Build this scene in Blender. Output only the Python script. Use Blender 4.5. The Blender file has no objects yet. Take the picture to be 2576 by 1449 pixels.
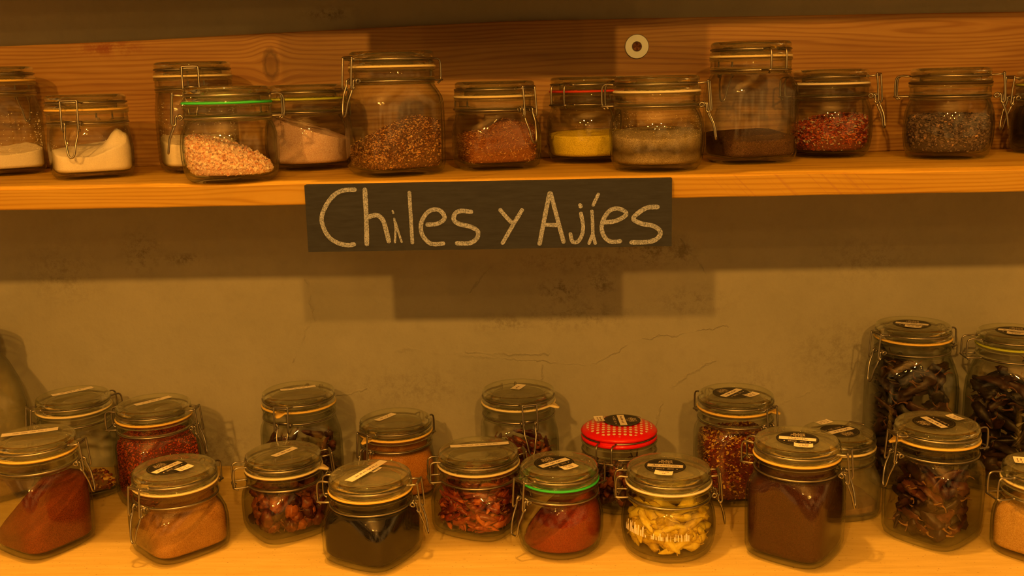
import bpy, math, random
from math import sin, cos, pi, radians, atan2, sqrt, exp
from mathutils import Matrix, Vector, noise

random.seed(11)
SC = bpy.context.scene
COL = SC.collection
ZU = 0.4609          # top of the upper shelf; the lower shelf top is z = 0
YF = 1.1946           # front edge of the upper shelf
YB = 1.4887           # front of the back board
YW = 1.5103           # plaster wall

# ------------------------------------------------------------------ objects
def mesh(name, vs, fs, smooth=True):
    me = bpy.data.meshes.new(name)
    me.from_pydata([tuple(v) for v in vs], [], fs)
    me.update()
    if smooth:
        me.polygons.foreach_set('use_smooth', [True] * len(me.polygons))
    return me

def link(name, me, mat=None, parent=None, loc=(0, 0, 0), rz=0.0):
    o = bpy.data.objects.new(name, me)
    COL.objects.link(o)
    o.location = loc
    o.rotation_euler = (0, 0, rz)
    if mat is not None and me is not None and len(me.materials) == 0:
        me.materials.append(mat)
    if parent is not None:
        o.parent = parent
    return o

def tag(o, label=None, cat=None, group=None, kind=None):
    if label: o['label'] = label
    if cat: o['category'] = cat
    if group: o['group'] = group
    if kind: o['kind'] = kind
    return o

def empty(name, loc, rz=0.0):
    o = bpy.data.objects.new(name, None)
    o.empty_display_size = 0.02
    COL.objects.link(o)
    o.location = loc
    o.rotation_euler = (0, 0, rz)
    return o

def sharp_by_angle(o, deg=35):
    me = o.data
    try:
        me.set_sharp_from_angle(angle=radians(deg))
    except Exception:
        pass

# ------------------------------------------------------------------ materials
MATS = {}
class NT:
    def __init__(self, name):
        self.m = bpy.data.materials.new(name); self.m.use_nodes = True
        self.t = self.m.node_tree; self.t.nodes.clear()
        self.out = self.t.nodes.new('ShaderNodeOutputMaterial')
    def n(self, typ, **kw):
        nd = self.t.nodes.new(typ)
        for k, v in kw.items():
            if hasattr(nd, k) and not isinstance(v, tuple) or k in ('operation', 'blend_type', 'data_type'):
                setattr(nd, k, v)
        return nd
    def link(self, a, b): self.t.links.new(a, b)
    def setin(self, sock, v):
        if hasattr(v, 'is_output'): self.link(v, sock)
        elif v is not None:
            sock.default_value = v
    def math(self, op, a, b=None, c=None, clamp=False):
        nd = self.n('ShaderNodeMath'); nd.operation = op; nd.use_clamp = clamp
        self.setin(nd.inputs[0], a)
        if b is not None: self.setin(nd.inputs[1], b)
        if c is not None: self.setin(nd.inputs[2], c)
        return nd.outputs[0]
    def noise(self, vec, scale, detail=4, rough=0.55, dist=0.0):
        nd = self.n('ShaderNodeTexNoise'); self.link(vec, nd.inputs['Vector'])
        nd.inputs['Scale'].default_value = scale; nd.inputs['Detail'].default_value = detail
        nd.inputs['Roughness'].default_value = rough; nd.inputs['Distortion'].default_value = dist
        return nd.outputs['Fac']
    def mapping(self, vec, scale=(1, 1, 1), rot=(0, 0, 0), loc=(0, 0, 0)):
        nd = self.n('ShaderNodeMapping'); self.link(vec, nd.inputs['Vector'])
        nd.inputs['Scale'].default_value = scale; nd.inputs['Rotation'].default_value = rot; nd.inputs['Location'].default_value = loc
        return nd.outputs[0]
    def ramp(self, fac, stops, interp='LINEAR'):
        nd = self.n('ShaderNodeValToRGB'); self.link(fac, nd.inputs[0]); cr = nd.color_ramp
        cr.interpolation = interp
        while len(cr.elements) > 1: cr.elements.remove(cr.elements[-1])
        for i, (p, c) in enumerate(stops):
            e = cr.elements[0] if i == 0 else cr.elements.new(p)
            e.position = p
            e.color = (c[0], c[1], c[2], 1) if isinstance(c, (tuple, list)) else (c, c, c, 1)
        return nd.outputs[0]
    def mix(self, fac, a, b, blend='MIX'):
        nd = self.n('ShaderNodeMix'); nd.data_type = 'RGBA'; nd.blend_type = blend
        self.setin(nd.inputs[0], fac)
        for s, v in ((nd.inputs[6], a), (nd.inputs[7], b)):
            if hasattr(v, 'is_output'): self.link(v, s)
            else: s.default_value = (v[0], v[1], v[2], 1)
        return nd.outputs[2]
    def bump(self, h, strength=0.3, dist=0.001):
        nd = self.n('ShaderNodeBump'); self.link(h, nd.inputs['Height'])
        nd.inputs['Strength'].default_value = strength; nd.inputs['Distance'].default_value = dist
        return nd.outputs[0]
    def pbr(self, col, rough=0.6, metal=0.0, normal=None, spec=0.5, sss=None, alpha=None):
        p = self.n('ShaderNodeBsdfPrincipled')
        if hasattr(col, 'is_output'): self.link(col, p.inputs['Base Color'])
        else: p.inputs['Base Color'].default_value = (col[0], col[1], col[2], 1)
        self.setin(p.inputs['Roughness'], rough)
        p.inputs['Metallic'].default_value = metal
        p.inputs['Specular IOR Level'].default_value = spec
        if normal is not None: self.link(normal, p.inputs['Normal'])
        self.link(p.outputs[0], self.out.inputs[0])
        return p
    def obj(self): return self.n('ShaderNodeTexCoord').outputs['Object']
    def pos(self): return self.n('ShaderNodeNewGeometry').outputs['Position']
    def sep(self, v):
        nd = self.n('ShaderNodeSeparateXYZ'); self.link(v, nd.inputs[0]); return nd.outputs
    def comb(self, x, y, z):
        nd = self.n('ShaderNodeCombineXYZ')
        for s, v in zip(nd.inputs, (x, y, z)): self.setin(s, v)
        return nd.outputs[0]

def plain(name, col, rough=0.5, metal=0.0, spec=0.5):
    k = NT(name); k.pbr(col, rough, metal, spec=spec); return k.m

def glass_mat(name, tint=(0.988, 0.990, 0.975), edge=(0.42, 0.46, 0.36), dust=0.0, rough=0.03):
    """clear soda glass as a pair of thin walls: Fresnel mirror over a tinted pane, deeper tint at grazing angles"""
    k = NT(name)
    g = k.n('ShaderNodeNewGeometry')
    vm = k.n('ShaderNodeVectorMath'); vm.operation = 'DOT_PRODUCT'
    # soft waviness of moulded glass
    wav = k.bump(k.noise(k.obj(), 45, 1, 0.4), 0.035, 0.001)
    k.link(wav, vm.inputs[0]); k.link(g.outputs['Incoming'], vm.inputs[1])
    c = k.math('ABSOLUTE', vm.outputs['Value'])
    om = k.math('SUBTRACT', 1.0, c, clamp=True)
    f5 = k.math('POWER', om, 5.0)
    F = k.math('MULTIPLY_ADD', f5, 0.62, 0.032, clamp=True)
    t3 = k.math('POWER', om, 2.8)
    colr = k.mix(t3, tint, edge)
    tr = k.n('ShaderNodeBsdfTransparent'); k.link(colr, tr.inputs[0])
    gl = k.n('ShaderNodeBsdfAnisotropic' if False else 'ShaderNodeBsdfGlossy'); gl.inputs['Roughness'].default_value = rough
    gl.inputs['Color'].default_value = (1, 1, 1, 1); k.link(wav, gl.inputs['Normal'])
    mx = k.n('ShaderNodeMixShader'); k.link(F, mx.inputs[0]); k.link(tr.outputs[0], mx.inputs[1]); k.link(gl.outputs[0], mx.inputs[2])
    last = mx.outputs[0]
    if dust > 0:
        d = k.n('ShaderNodeBsdfDiffuse'); d.inputs[0].default_value = (0.50, 0.50, 0.36, 1)
        nz = k.noise(k.obj(), 40, 5, 0.65)
        fac = k.math('MULTIPLY_ADD', nz, dust * 1.2, dust * .4, clamp=True)
        m2 = k.n('ShaderNodeMixShader'); k.link(fac, m2.inputs[0]); k.link(last, m2.inputs[1]); k.link(d.outputs[0], m2.inputs[2])
        last = m2.outputs[0]
    k.link(last, k.out.inputs[0])
    return k.m

def solid_glass_mat(name, tint=(0.95, 0.97, 0.91)):
    """the thick parts (lid rim, neck threads, heel): real refraction"""
    k = NT(name)
    g = k.n('ShaderNodeBsdfGlass'); g.inputs['IOR'].default_value = 1.5; g.inputs['Roughness'].default_value = 0.0
    g.inputs['Color'].default_value = (*tint, 1)
    tr = k.n('ShaderNodeBsdfTransparent'); tr.inputs[0].default_value = (0.86, 0.90, 0.80, 1)
    mx = k.n('ShaderNodeMixShader'); mx.inputs[0].default_value = 0.55
    k.link(tr.outputs[0], mx.inputs[1]); k.link(g.outputs[0], mx.inputs[2])
    k.link(mx.outputs[0], k.out.inputs[0])
    return k.m

def wr(c):
    """spice colours were noted by eye under the shop's orange lamps; take that cast out again"""
    g = min(c[1] * 1.12, c[0] * 1.0)
    return (c[0], g, min(c[2] * 1.4, g * .96))

def powder_mat(name, base, dark=None, light=None, fine=900, coarse=60, rough=0.95, bump=0.5, speck=None, band=None):
    k = NT(name); v = k.obj()
    dark = dark or tuple(c * 0.72 for c in base); light = light or tuple(min(1, c * 1.18) for c in base)
    base, dark, light = wr(base), wr(dark), wr(light)
    if speck: speck = (wr(speck[0]),) + speck[1:]
    n1 = k.noise(v, fine, 3, 0.6); n2 = k.noise(v, coarse, 4, 0.6)
    c1 = k.ramp(n1, [(0.35, dark), (0.5, base), (0.66, light)])
    c2 = k.mix(k.math('MULTIPLY', k.ramp(n2, [(0.35, 0.0), (0.7, 1.0)]), 0.35), c1, dark)
    if speck:
        vo = k.n('ShaderNodeTexVoronoi'); k.link(v, vo.inputs['Vector']); vo.inputs['Scale'].default_value = speck[1]
        c2 = k.mix(k.ramp(vo.outputs['Distance'], [(0.0, 1.0), (speck[2], 0.85), (speck[2] + 0.06, 0.0)]), c2, speck[0])
    if band:
        z = k.sep(v)[2]
        zz = k.math('ADD', z, k.math('MULTIPLY', k.math('SUBTRACT', k.noise(v, 35, 4, 0.6), 0.5), band[3]))
        f = k.ramp(k.math('DIVIDE', zz, 0.06), [(band[0], 0.0), ((band[0] + band[1]) / 2, 1.0), (band[1], 0.0)])
        c2 = k.mix(f, c2, band[2])
    k.pbr(c2, rough, normal=k.bump(k.math('ADD', n1, k.math('MULTIPLY', n2, 1.5)), bump, 0.0012), spec=0.15)
    return k.m

def chip_mat(name, stops, rough=0.75, spec=0.3, bump=0.0):
    k = NT(name)
    g = k.n('ShaderNodeNewGeometry')
    c = k.ramp(g.outputs['Random Per Island'], [(p, wr(q)) for p, q in stops])
    nrm = k.bump(k.noise(k.obj(), 900, 3, 0.6), bump, 0.001) if bump else None
    k.pbr(c, rough, spec=spec, normal=nrm)
    return k.m

def chili_mat(name, a, b, c, rough=0.4, spec=0.5):
    k = NT(name)
    oi = k.n('ShaderNodeObjectInfo')
    v = k.obj()
    n = k.noise(v, 140, 5, 0.65, 0.4)
    f = k.math('ADD', k.math('MULTIPLY', n, 0.7), k.math('MULTIPLY', oi.outputs['Random'], 0.5))
    col = k.ramp(f, [(0.35, wr(a)), (0.6, wr(b)), (0.85, wr(c))])
    k.pbr(col, rough, normal=k.bump(n, 0.55, 0.0009), spec=spec)
    return k.m

def wood_board_mat(name, dark, mid, light, knots, period=0.0075, warp=0.0035, streak=0.5, cores=1):
    """plain-sawn pine seen on a vertical face: near-horizontal rings in z, bending round knots"""
    k = NT(name); p = k.pos(); x, y, z = k.sep(p)
    zz = z
    core = None
    for (kx, kz, rx, rz, amp) in knots:
        dx = k.math('DIVIDE', k.math('SUBTRACT', x, kx), rx); dz = k.math('DIVIDE', k.math('SUBTRACT', z, kz), rz)
        d2 = k.math('ADD', k.math('MULTIPLY', dx, dx), k.math('MULTIPLY', dz, dz))
        g = k.math('EXPONENT', k.math('MULTIPLY', d2, -0.35))
        s = k.math('TANH', k.math('MULTIPLY', dz, 1.6))
        zz = k.math('SUBTRACT', zz, k.math('MULTIPLY', k.math('MULTIPLY', g, s), amp))
        r = k.math('SQRT', d2)
        wob = k.math('ADD', r, k.math('MULTIPLY', k.math('SUBTRACT', k.noise(p, 160, 3), 0.5), 0.35))
        rim = k.ramp(wob, [(0.0, 0.62), (0.42, 0.50), (0.60, 0.85), (0.85, 0.35), (1.25 / 1.3, 0.0)])
        if cores > 0: core = rim if core is None else k.math('MAXIMUM', core, rim)
        cores -= 1
    st = k.comb(k.math('MULTIPLY', x, 1.0), k.math('MULTIPLY', y, 6.0), k.math('MULTIPLY', zz, 9.0))
    n1 = k.noise(st, 1.6, 3, 0.5)
    zw = k.math('ADD', zz, k.math('MULTIPLY', k.math('SUBTRACT', n1, 0.5), warp * 14))
    ph = k.math('MULTIPLY', zw, 2 * pi / period)
    w = k.math('MULTIPLY_ADD', k.math('SINE', ph), 0.5, 0.5)
    w = k.math('POWER', w, 2.2)
    fib = k.noise(k.comb(k.math('MULTIPLY', x, 3.0), k.math('MULTIPLY', y, 60.0), k.math('MULTIPLY', zz, 260.0)), 3.0, 4, 0.6)
    big = k.noise(k.comb(k.math('MULTIPLY', x, 2.0), y, k.math('MULTIPLY', zz, 10.0)), 2.2, 3, 0.55)
    f = k.math('ADD', k.math('MULTIPLY', w, streak), k.math('MULTIPLY', fib, 0.55))
    f = k.math('ADD', f, k.math('MULTIPLY', k.math('SUBTRACT', big, 0.5), 0.9), clamp=True)
    col = k.ramp(f, [(0.12, light), (0.45, mid), (0.95, dark)])
    if core is not None:
        col = k.mix(k.math('MULTIPLY', core, 0.85), col, tuple(c * 0.32 for c in dark))
    k._f = f
    return k, col, f, (x, y, z)

def build_materials():
    M = MATS
    M['glass'] = glass_mat('clear_glass')
    M['glass_lid'] = glass_mat('lid_glass', tint=(0.965, 0.975, 0.94), edge=(0.42, 0.48, 0.36), dust=0.20)
    M['glass_solid'] = solid_glass_mat('thick_glass')
    M['glass_dusty'] = glass_mat('dusty_glass', tint=(0.93, 0.92, 0.85), dust=0.11)
    M['wire'] = plain('steel_wire', (0.34, 0.33, 0.31), 0.36, 1.0)
    for nme, c in (('cream', (0.82, 0.74, 0.45)), ('white', (0.84, 0.82, 0.70)), ('orange', (0.82, 0.60, 0.16)), ('green', (0.045, 0.62, 0.12)),
                   ('lime', (0.46, 0.55, 0.06)), ('red', (0.60, 0.05, 0.02)), ('dark', (0.06, 0.04, 0.02))):
        M['gasket_' + nme] = plain('rubber_' + nme, c, 0.55, spec=0.3)
    M['paper'] = plain('label_paper', (0.88, 0.88, 0.84), 0.7, spec=0.2)
    M['black_label'] = plain('black_label', (0.016, 0.014, 0.014), 0.45)
    M['print_white'] = plain('white_print', (0.72, 0.66, 0.52), 0.6)
    M['ink'] = plain('dark_ink', (0.10, 0.06, 0.05), 0.6)
    # polka dot enamel
    k = NT('polka_enamel'); v = k.obj(); x, y, z = k.sep(v)
    p = 0.0072
    xr = k.math('MULTIPLY', k.math('FRACT', k.math('DIVIDE', k.math('ADD', x, 1.0036), p)), p)
    yr = k.math('MULTIPLY', k.math('FRACT', k.math('DIVIDE', k.math('ADD', y, 1.0), p)), p)
    dx = k.math('SUBTRACT', xr, p / 2); dy = k.math('SUBTRACT', yr, p / 2)
    r = k.math('SQRT', k.math('ADD', k.math('MULTIPLY', dx, dx), k.math('MULTIPLY', dy, dy)))
    rad = k.math('SQRT', k.math('ADD', k.math('MULTIPLY', x, x), k.math('MULTIPLY', y, y)))
    d = k.math('MULTIPLY', k.math('LESS_THAN', r, 0.0021), k.math('LESS_THAN', rad, 0.0445))
    k.pbr(k.mix(d, (0.78, 0.012, 0.008), (0.88, 0.80, 0.70)), 0.16)
    M['polka'] = k.m
    # --- plaster
    k = NT('plaster'); p = k.pos(); x, y, z = k.sep(p)
    n1 = k.noise(p, 6, 5, 0.6); n2 = k.noise(p, 60, 4, 0.6); n3 = k.noise(p, 350, 3, 0.6)
    base = k.ramp(n1, [(0.3, (0.33, 0.34, 0.30)), (0.55, (0.37, 0.38, 0.34)), (0.75, (0.40, 0.41, 0.37))])
    base = k.mix(k.math('MULTIPLY', k.ramp(n2, [(0.5, 0.0), (0.75, 1.0)]), 0.18), base, (0.25, 0.25, 0.20))
    stain = None
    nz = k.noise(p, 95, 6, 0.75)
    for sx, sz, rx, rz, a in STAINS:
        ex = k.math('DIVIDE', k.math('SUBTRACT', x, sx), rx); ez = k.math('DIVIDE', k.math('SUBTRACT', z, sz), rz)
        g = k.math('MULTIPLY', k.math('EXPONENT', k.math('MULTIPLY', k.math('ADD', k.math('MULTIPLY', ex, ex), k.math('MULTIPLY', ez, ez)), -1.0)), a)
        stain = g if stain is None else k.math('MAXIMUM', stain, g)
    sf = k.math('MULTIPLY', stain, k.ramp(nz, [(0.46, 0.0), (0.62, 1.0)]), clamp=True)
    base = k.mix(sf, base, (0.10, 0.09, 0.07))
    # cracks and trowel ridges: distance to wandering segments
    wx = k.math('ADD', x, k.math('MULTIPLY', k.math('SUBTRACT', k.noise(p, 45, 4, 0.6), 0.5), 0.020))
    wz = k.math('ADD', z, k.math('MULTIPLY', k.math('SUBTRACT', k.noise(k.mapping(p, loc=(3.1, 0, 1.7)), 45, 4, 0.6), 0.5), 0.020))
    ridge = None
    for (ax, az, bx, bz, w) in CRACKS:
        L2 = (bx - ax) ** 2 + (bz - az) ** 2
        t = k.math('DIVIDE', k.math('ADD', k.math('MULTIPLY', k.math('SUBTRACT', wx, ax), bx - ax), k.math('MULTIPLY', k.math('SUBTRACT', wz, az), bz - az)), L2, clamp=True)
        ddx = k.math('SUBTRACT', wx, k.math('MULTIPLY_ADD', t, bx - ax, ax)); ddz = k.math('SUBTRACT', wz, k.math('MULTIPLY_ADD', t, bz - az, az))
        dd = k.math('SQRT', k.math('ADD', k.math('MULTIPLY', ddx, ddx), k.math('MULTIPLY', ddz, ddz)))
        g = k.math('SUBTRACT', 1.0, k.math('DIVIDE', dd, w), clamp=True)
        ridge = g if ridge is None else k.math('MAXIMUM', ridge, g)
    ridge = k.math('MULTIPLY', ridge, k.ramp(k.noise(p, 28, 2, 0.5), [(0.40, 0.12), (0.62, 1.0)]))
    base = k.mix(k.math('MULTIPLY', ridge, 0.16), base, (0.18, 0.17, 0.13))
    h = k.math('ADD', k.math('MULTIPLY', n2, 0.5), k.math('ADD', k.math('MULTIPLY', n3, 0.12), k.math('MULTIPLY', ridge, 0.8)))
    h = k.math('ADD', h, k.math('MULTIPLY', n1, 3.0))
    k.pbr(base, 0.85, normal=k.bump(h, 0.55, 0.0025), spec=0.2)
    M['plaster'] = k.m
    # --- back board, stained pine
    k, col, f, (x, y, z) = wood_board_mat('pine_board', (0.16, 0.058, 0.014), (0.31, 0.165, 0.042), (0.42, 0.26, 0.078),
        [(-0.392, 0.599, 0.014, 0.027, 0.016), (0.522, 0.627, 0.055, 0.010, 0.012)], period=0.0062, streak=0.30)
    p = k.pos()
    ex = k.math('DIVIDE', k.math('SUBTRACT', x, -0.618), 0.047); ez = k.math('DIVIDE', k.math('SUBTRACT', z, 0.627), 0.011)
    g = k.math('EXPONENT', k.math('MULTIPLY', k.math('ADD', k.math('MULTIPLY', ex, ex), k.math('MULTIPLY', ez, ez)), -1.2))
    sf = k.math('MULTIPLY', g, k.ramp(k.noise(p, 70, 5, 0.7), [(0.38, 0.0), (0.55, 0.9)]), clamp=True)
    col = k.mix(sf, col, (0.22, 0.05, 0.015))
    k.pbr(col, 0.42, normal=k.bump(f, 0.25, 0.0006), spec=0.4)
    M['pine_dark'] = k.m
    # --- shelf pine (lighter)
    k, col, f, (x, y, z) = wood_board_mat('pine_shelf', (0.38, 0.21, 0.025), (0.58, 0.38, 0.045), (0.66, 0.47, 0.09), [(-0.31, 0.446, 0.03, 0.008, 0.006)], period=0.0050, streak=0.42, warp=0.0028, cores=0)
    # saw marks on the right half of the edge
    s = k.math('ADD', k.math('MULTIPLY', x, 1.0), k.math('MULTIPLY', z, 1.0))
    lines = k.noise(k.comb(k.math('MULTIPLY', s, 260.0), 0.0, k.math('MULTIPLY', k.math('SUBTRACT', z, x), 3.0)), 1.0, 2, 0.5)
    msk = k.math('MULTIPLY', k.math('GREATER_THAN', x, 0.15), k.ramp(lines, [(0.60, 0.0), (0.68, 0.45)]))
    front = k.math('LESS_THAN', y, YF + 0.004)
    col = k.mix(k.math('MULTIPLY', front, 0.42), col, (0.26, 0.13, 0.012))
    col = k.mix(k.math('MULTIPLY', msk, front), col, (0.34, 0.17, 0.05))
    # hairline cracks running over the top board
    cr = None
    for (ax, ay, bx, by) in ((-0.56, 1.200, -0.45, 1.300), (-0.43, 1.196, -0.34, 1.270), (-0.11, 1.197, -0.06, 1.290), (0.33, 1.33, 0.42, 1.325), (-0.24, 1.22, -0.20, 1.29), (-0.52, 1.198, -0.40, 1.201)):
        L2 = (bx - ax) ** 2 + (by - ay) ** 2
        t = k.math('DIVIDE', k.math('ADD', k.math('MULTIPLY', k.math('SUBTRACT', x, ax), bx - ax), k.math('MULTIPLY', k.math('SUBTRACT', y, ay), by - ay)), L2, clamp=True)
        a1 = k.math('SUBTRACT', x, k.math('MULTIPLY_ADD', t, bx - ax, ax)); a2 = k.math('SUBTRACT', y, k.math('MULTIPLY_ADD', t, by - ay, ay))
        g = k.math('SUBTRACT', 1.0, k.math('DIVIDE', k.math('SQRT', k.math('ADD', k.math('MULTIPLY', a1, a1), k.math('MULTIPLY', a2, a2))), 0.0012), clamp=True)
        cr = g if cr is None else k.math('MAXIMUM', cr, g)
    topm = k.math('GREATER_THAN', z, ZU - 0.0005)
    col = k.mix(k.math('MULTIPLY', k.math('MULTIPLY', cr, topm), 0.8), col, (0.16, 0.07, 0.02))
    k.pbr(col, 0.6, normal=k.bump(f, 0.25, 0.0005), spec=0.25)
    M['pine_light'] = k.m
    # --- lower shelf: pale, faint grain, crumbs
    k = NT('pine_pale'); p = k.pos(); x, y, z = k.sep(p)
    g1 = k.noise(k.comb(k.math('MULTIPLY', x, 4.0), k.math('MULTIPLY', y, 40.0), z), 3.0, 4, 0.6)
    g2 = k.noise(p, 9, 4, 0.6)
    col = k.ramp(g1, [(0.3, (0.64, 0.49, 0.15)), (0.55, (0.73, 0.58, 0.20)), (0.75, (0.79, 0.65, 0.26))])
    col = k.mix(k.math('MULTIPLY', k.ramp(g2, [(0.4, 0.0), (0.7, 1.0)]), 0.30), col, (0.66, 0.50, 0.18))
    sp = k.noise(k.comb(k.math('MULTIPLY', x, 1.0), k.math('MULTIPLY', y, 2.0), z), 220, 3, 0.6)
    col = k.mix(k.ramp(sp, [(0.655, 0.0), (0.70, 0.8)]), col, (0.22, 0.09, 0.025))
    k.pbr(col, 0.6, normal=k.bump(g1, 0.2, 0.0006), spec=0.25)
    M['pine_pale'] = k.m
    # chalkboard and chalk
    k = NT('chalkboard'); v = k.obj()
    n = k.noise(k.mapping(v, scale=(3, 1, 22)), 12, 4, 0.65)
    k.pbr(k.ramp(n, [(0.3, (0.020, 0.024, 0.040)), (0.7, (0.033, 0.040, 0.064))]), 0.7, normal=k.bump(n, 0.2, 0.0004), spec=0.25)
    M['board'] = k.m
    k = NT('chalk'); v = k.obj()
    n = k.noise(v, 900, 3, 0.7)
    k.pbr(k.ramp(n, [(0.38, (0.11, 0.14, 0.22)), (0.60, (0.41, 0.48, 0.74))]), 0.95, spec=0.05)
    M['chalk'] = k.m
    M['zinc'] = plain('zinc', (0.42, 0.50, 0.62), 0.42, 0.8)
    M['rust'] = plain('rusty_screw', (0.20, 0.09, 0.04), 0.6, 0.6)
    M['lampshell'] = plain('lamp_shell', (0.5, 0.5, 0.5), 0.4)
    M['floor'] = plain('floor_tile', (0.30, 0.22, 0.14), 0.5)
    M['ceiling'] = plain('ceiling_paint', (0.62, 0.55, 0.42), 0.9)
    # --- spices
    M['salt'] = powder_mat('salt', (0.93, 0.80, 0.66), dark=(0.85, 0.72, 0.56), light=(0.96, 0.84, 0.72), bump=0.35)
    M['salt_pink'] = powder_mat('fine_pink_salt', (0.78, 0.52, 0.40), dark=(0.66, 0.38, 0.27), light=(0.88, 0.68, 0.56), speck=((0.40, 0.12, 0.05), 420, 0.10))
    M['yellow'] = powder_mat('yellow_powder', (0.82, 0.60, 0.035), dark=(0.60, 0.42, 0.02), light=(0.92, 0.72, 0.08), speck=((0.22, 0.14, 0.03), 500, 0.10))
    M['beige'] = powder_mat('beige_powder', (0.42, 0.31, 0.15), dark=(0.20, 0.14, 0.07), light=(0.62, 0.50, 0.28), fine=1100, coarse=90, band=(0.18, 0.66, (0.10, 0.075, 0.045), 0.022))
    M['darkbrown'] = powder_mat('dark_powder', (0.085, 0.040, 0.020), dark=(0.04, 0.018, 0.01), light=(0.16, 0.08, 0.04))
    M['redflake_core'] = powder_mat('red_core', (0.16, 0.04, 0.02), bump=0.8)
    M['grey_core'] = powder_mat('grey_core', (0.10, 0.07, 0.055), bump=0.8)
    M['brown_core'] = powder_mat('brown_core', (0.16, 0.070, 0.022), bump=0.8)
    M['rooibos_core'] = powder_mat('rooibos_core', (0.28, 0.09, 0.02), bump=0.8)
    M['pink_core'] = powder_mat('pink_core', (0.82, 0.50, 0.34), bump=0.8)
    M['paprika'] = powder_mat('paprika', (0.19, 0.034, 0.006), dark=(0.11, 0.018, 0.004), light=(0.28, 0.06, 0.010), coarse=40)
    M['cumin'] = powder_mat('cumin_powder', (0.42, 0.19, 0.035), dark=(0.28, 0.11, 0.02), light=(0.50, 0.25, 0.06), coarse=50)
    M['ochre'] = powder_mat('ochre_powder', (0.50, 0.20, 0.03), dark=(0.33, 0.11, 0.015), light=(0.62, 0.28, 0.05))
    M['black'] = powder_mat('black_powder', (0.010, 0.0065, 0.006), dark=(0.005, 0.004, 0.003), light=(0.022, 0.014, 0.011), bump=0.1)
    M['cayenne'] = powder_mat('cayenne', (0.25, 0.032, 0.006), dark=(0.17, 0.019, 0.004), light=(0.33, 0.052, 0.010), coarse=35)
    M['chipotle'] = powder_mat('brick_powder', (0.055, 0.015, 0.005), dark=(0.036, 0.009, 0.003), light=(0.09, 0.026, 0.009), coarse=30)
    M['tanpow'] = powder_mat('tan_powder', (0.56, 0.32, 0.075), dark=(0.42, 0.22, 0.05), light=(0.66, 0.42, 0.13))
    M['residue'] = powder_mat('residue', (0.30, 0.15, 0.05))
    M['chip_pink'] = chip_mat('pink_crystals', [(0.0, (0.70, 0.28, 0.13)), (0.2, (0.84, 0.48, 0.30)), (0.5, (0.90, 0.62, 0.44)), (1.0, (0.94, 0.74, 0.58))], 0.35, 0.5)
    M['chip_brown'] = chip_mat('herb_bits', [(0.0, (0.07, 0.025, 0.010)), (0.3, (0.22, 0.085, 0.022)), (0.65, (0.42, 0.18, 0.05)), (0.9, (0.62, 0.40, 0.16)), (1.0, (0.75, 0.32, 0.06))])
    M['chip_rooi'] = chip_mat('needles', [(0.0, (0.15, 0.045, 0.012)), (0.4, (0.36, 0.12, 0.025)), (0.8, (0.55, 0.24, 0.06)), (1.0, (0.68, 0.40, 0.15))])
    M['chip_mix'] = chip_mat('salt_and_chili_bits', [(0.0, (0.14, 0.018, 0.008)), (0.5, (0.38, 0.055, 0.014)), (0.80, (0.52, 0.15, 0.04)), (0.86, (0.34, 0.25, 0.20)), (1.0, (0.50, 0.42, 0.36))], 0.5)
    M['chip_grey'] = chip_mat('grey_grains', [(0.0, (0.045, 0.030, 0.035)), (0.5, (0.135, 0.090, 0.10)), (0.9, (0.22, 0.145, 0.15)), (0.98, (0.34, 0.21, 0.16)), (1.0, (0.55, 0.30, 0.15))], 0.6)
    M['chip_red'] = chip_mat('red_flakes', [(0.0, (0.22, 0.022, 0.008)), (0.5, (0.46, 0.052, 0.012)), (1.0, (0.66, 0.13, 0.025))], 0.6)
    M['chip_flake'] = chip_mat('crushed_chili', [(0.0, (0.10, 0.012, 0.006)), (0.45, (0.24, 0.03, 0.01)), (0.66, (0.36, 0.08, 0.02)), (0.74, (0.60, 0.32, 0.05)), (1.0, (0.80, 0.50, 0.09))], 0.45)
    M['chip_mud'] = chip_mat('dark_bits', [(0.0, (0.05, 0.02, 0.01)), (0.6, (0.14, 0.06, 0.025)), (1.0, (0.30, 0.15, 0.06))])
    M['chip_salt'] = plain('salt_grains', (0.86, 0.83, 0.76), 0.6)
    M['chip_beige'] = plain('beige_grains', (0.60, 0.50, 0.30), 0.8)
    M['pod_nora'] = chili_mat('round_pod_skin', (0.025, 0.005, 0.004), (0.085, 0.015, 0.006), (0.32, 0.085, 0.015), 0.34, 0.35)
    M['pod_red'] = chili_mat('red_pod_skin', (0.07, 0.009, 0.004), (0.22, 0.030, 0.008), (0.50, 0.13, 0.025), 0.30, 0.45)
    M['pod_yellow'] = chili_mat('yellow_pod_skin', (0.34, 0.21, 0.010), (0.64, 0.44, 0.022), (0.80, 0.62, 0.06), 0.5, 0.3)
    M['pod_dark'] = chili_mat('dark_pod_skin', (0.010, 0.005, 0.004), (0.038, 0.010, 0.006), (0.11, 0.028, 0.012), 0.38, 0.35)
    M['pod_black'] = chili_mat('black_pod_skin', (0.005, 0.004, 0.0035), (0.014, 0.008, 0.006), (0.050, 0.020, 0.010), 0.42, 0.3)
    M['stem'] = plain('dry_stem', (0.24, 0.13, 0.04), 0.75)
    M['stem_pale'] = plain('pale_stem', (0.50, 0.36, 0.06), 0.7)
    M['stem_dark'] = plain('dark_stem', (0.12, 0.05, 0.018), 0.7)

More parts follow.
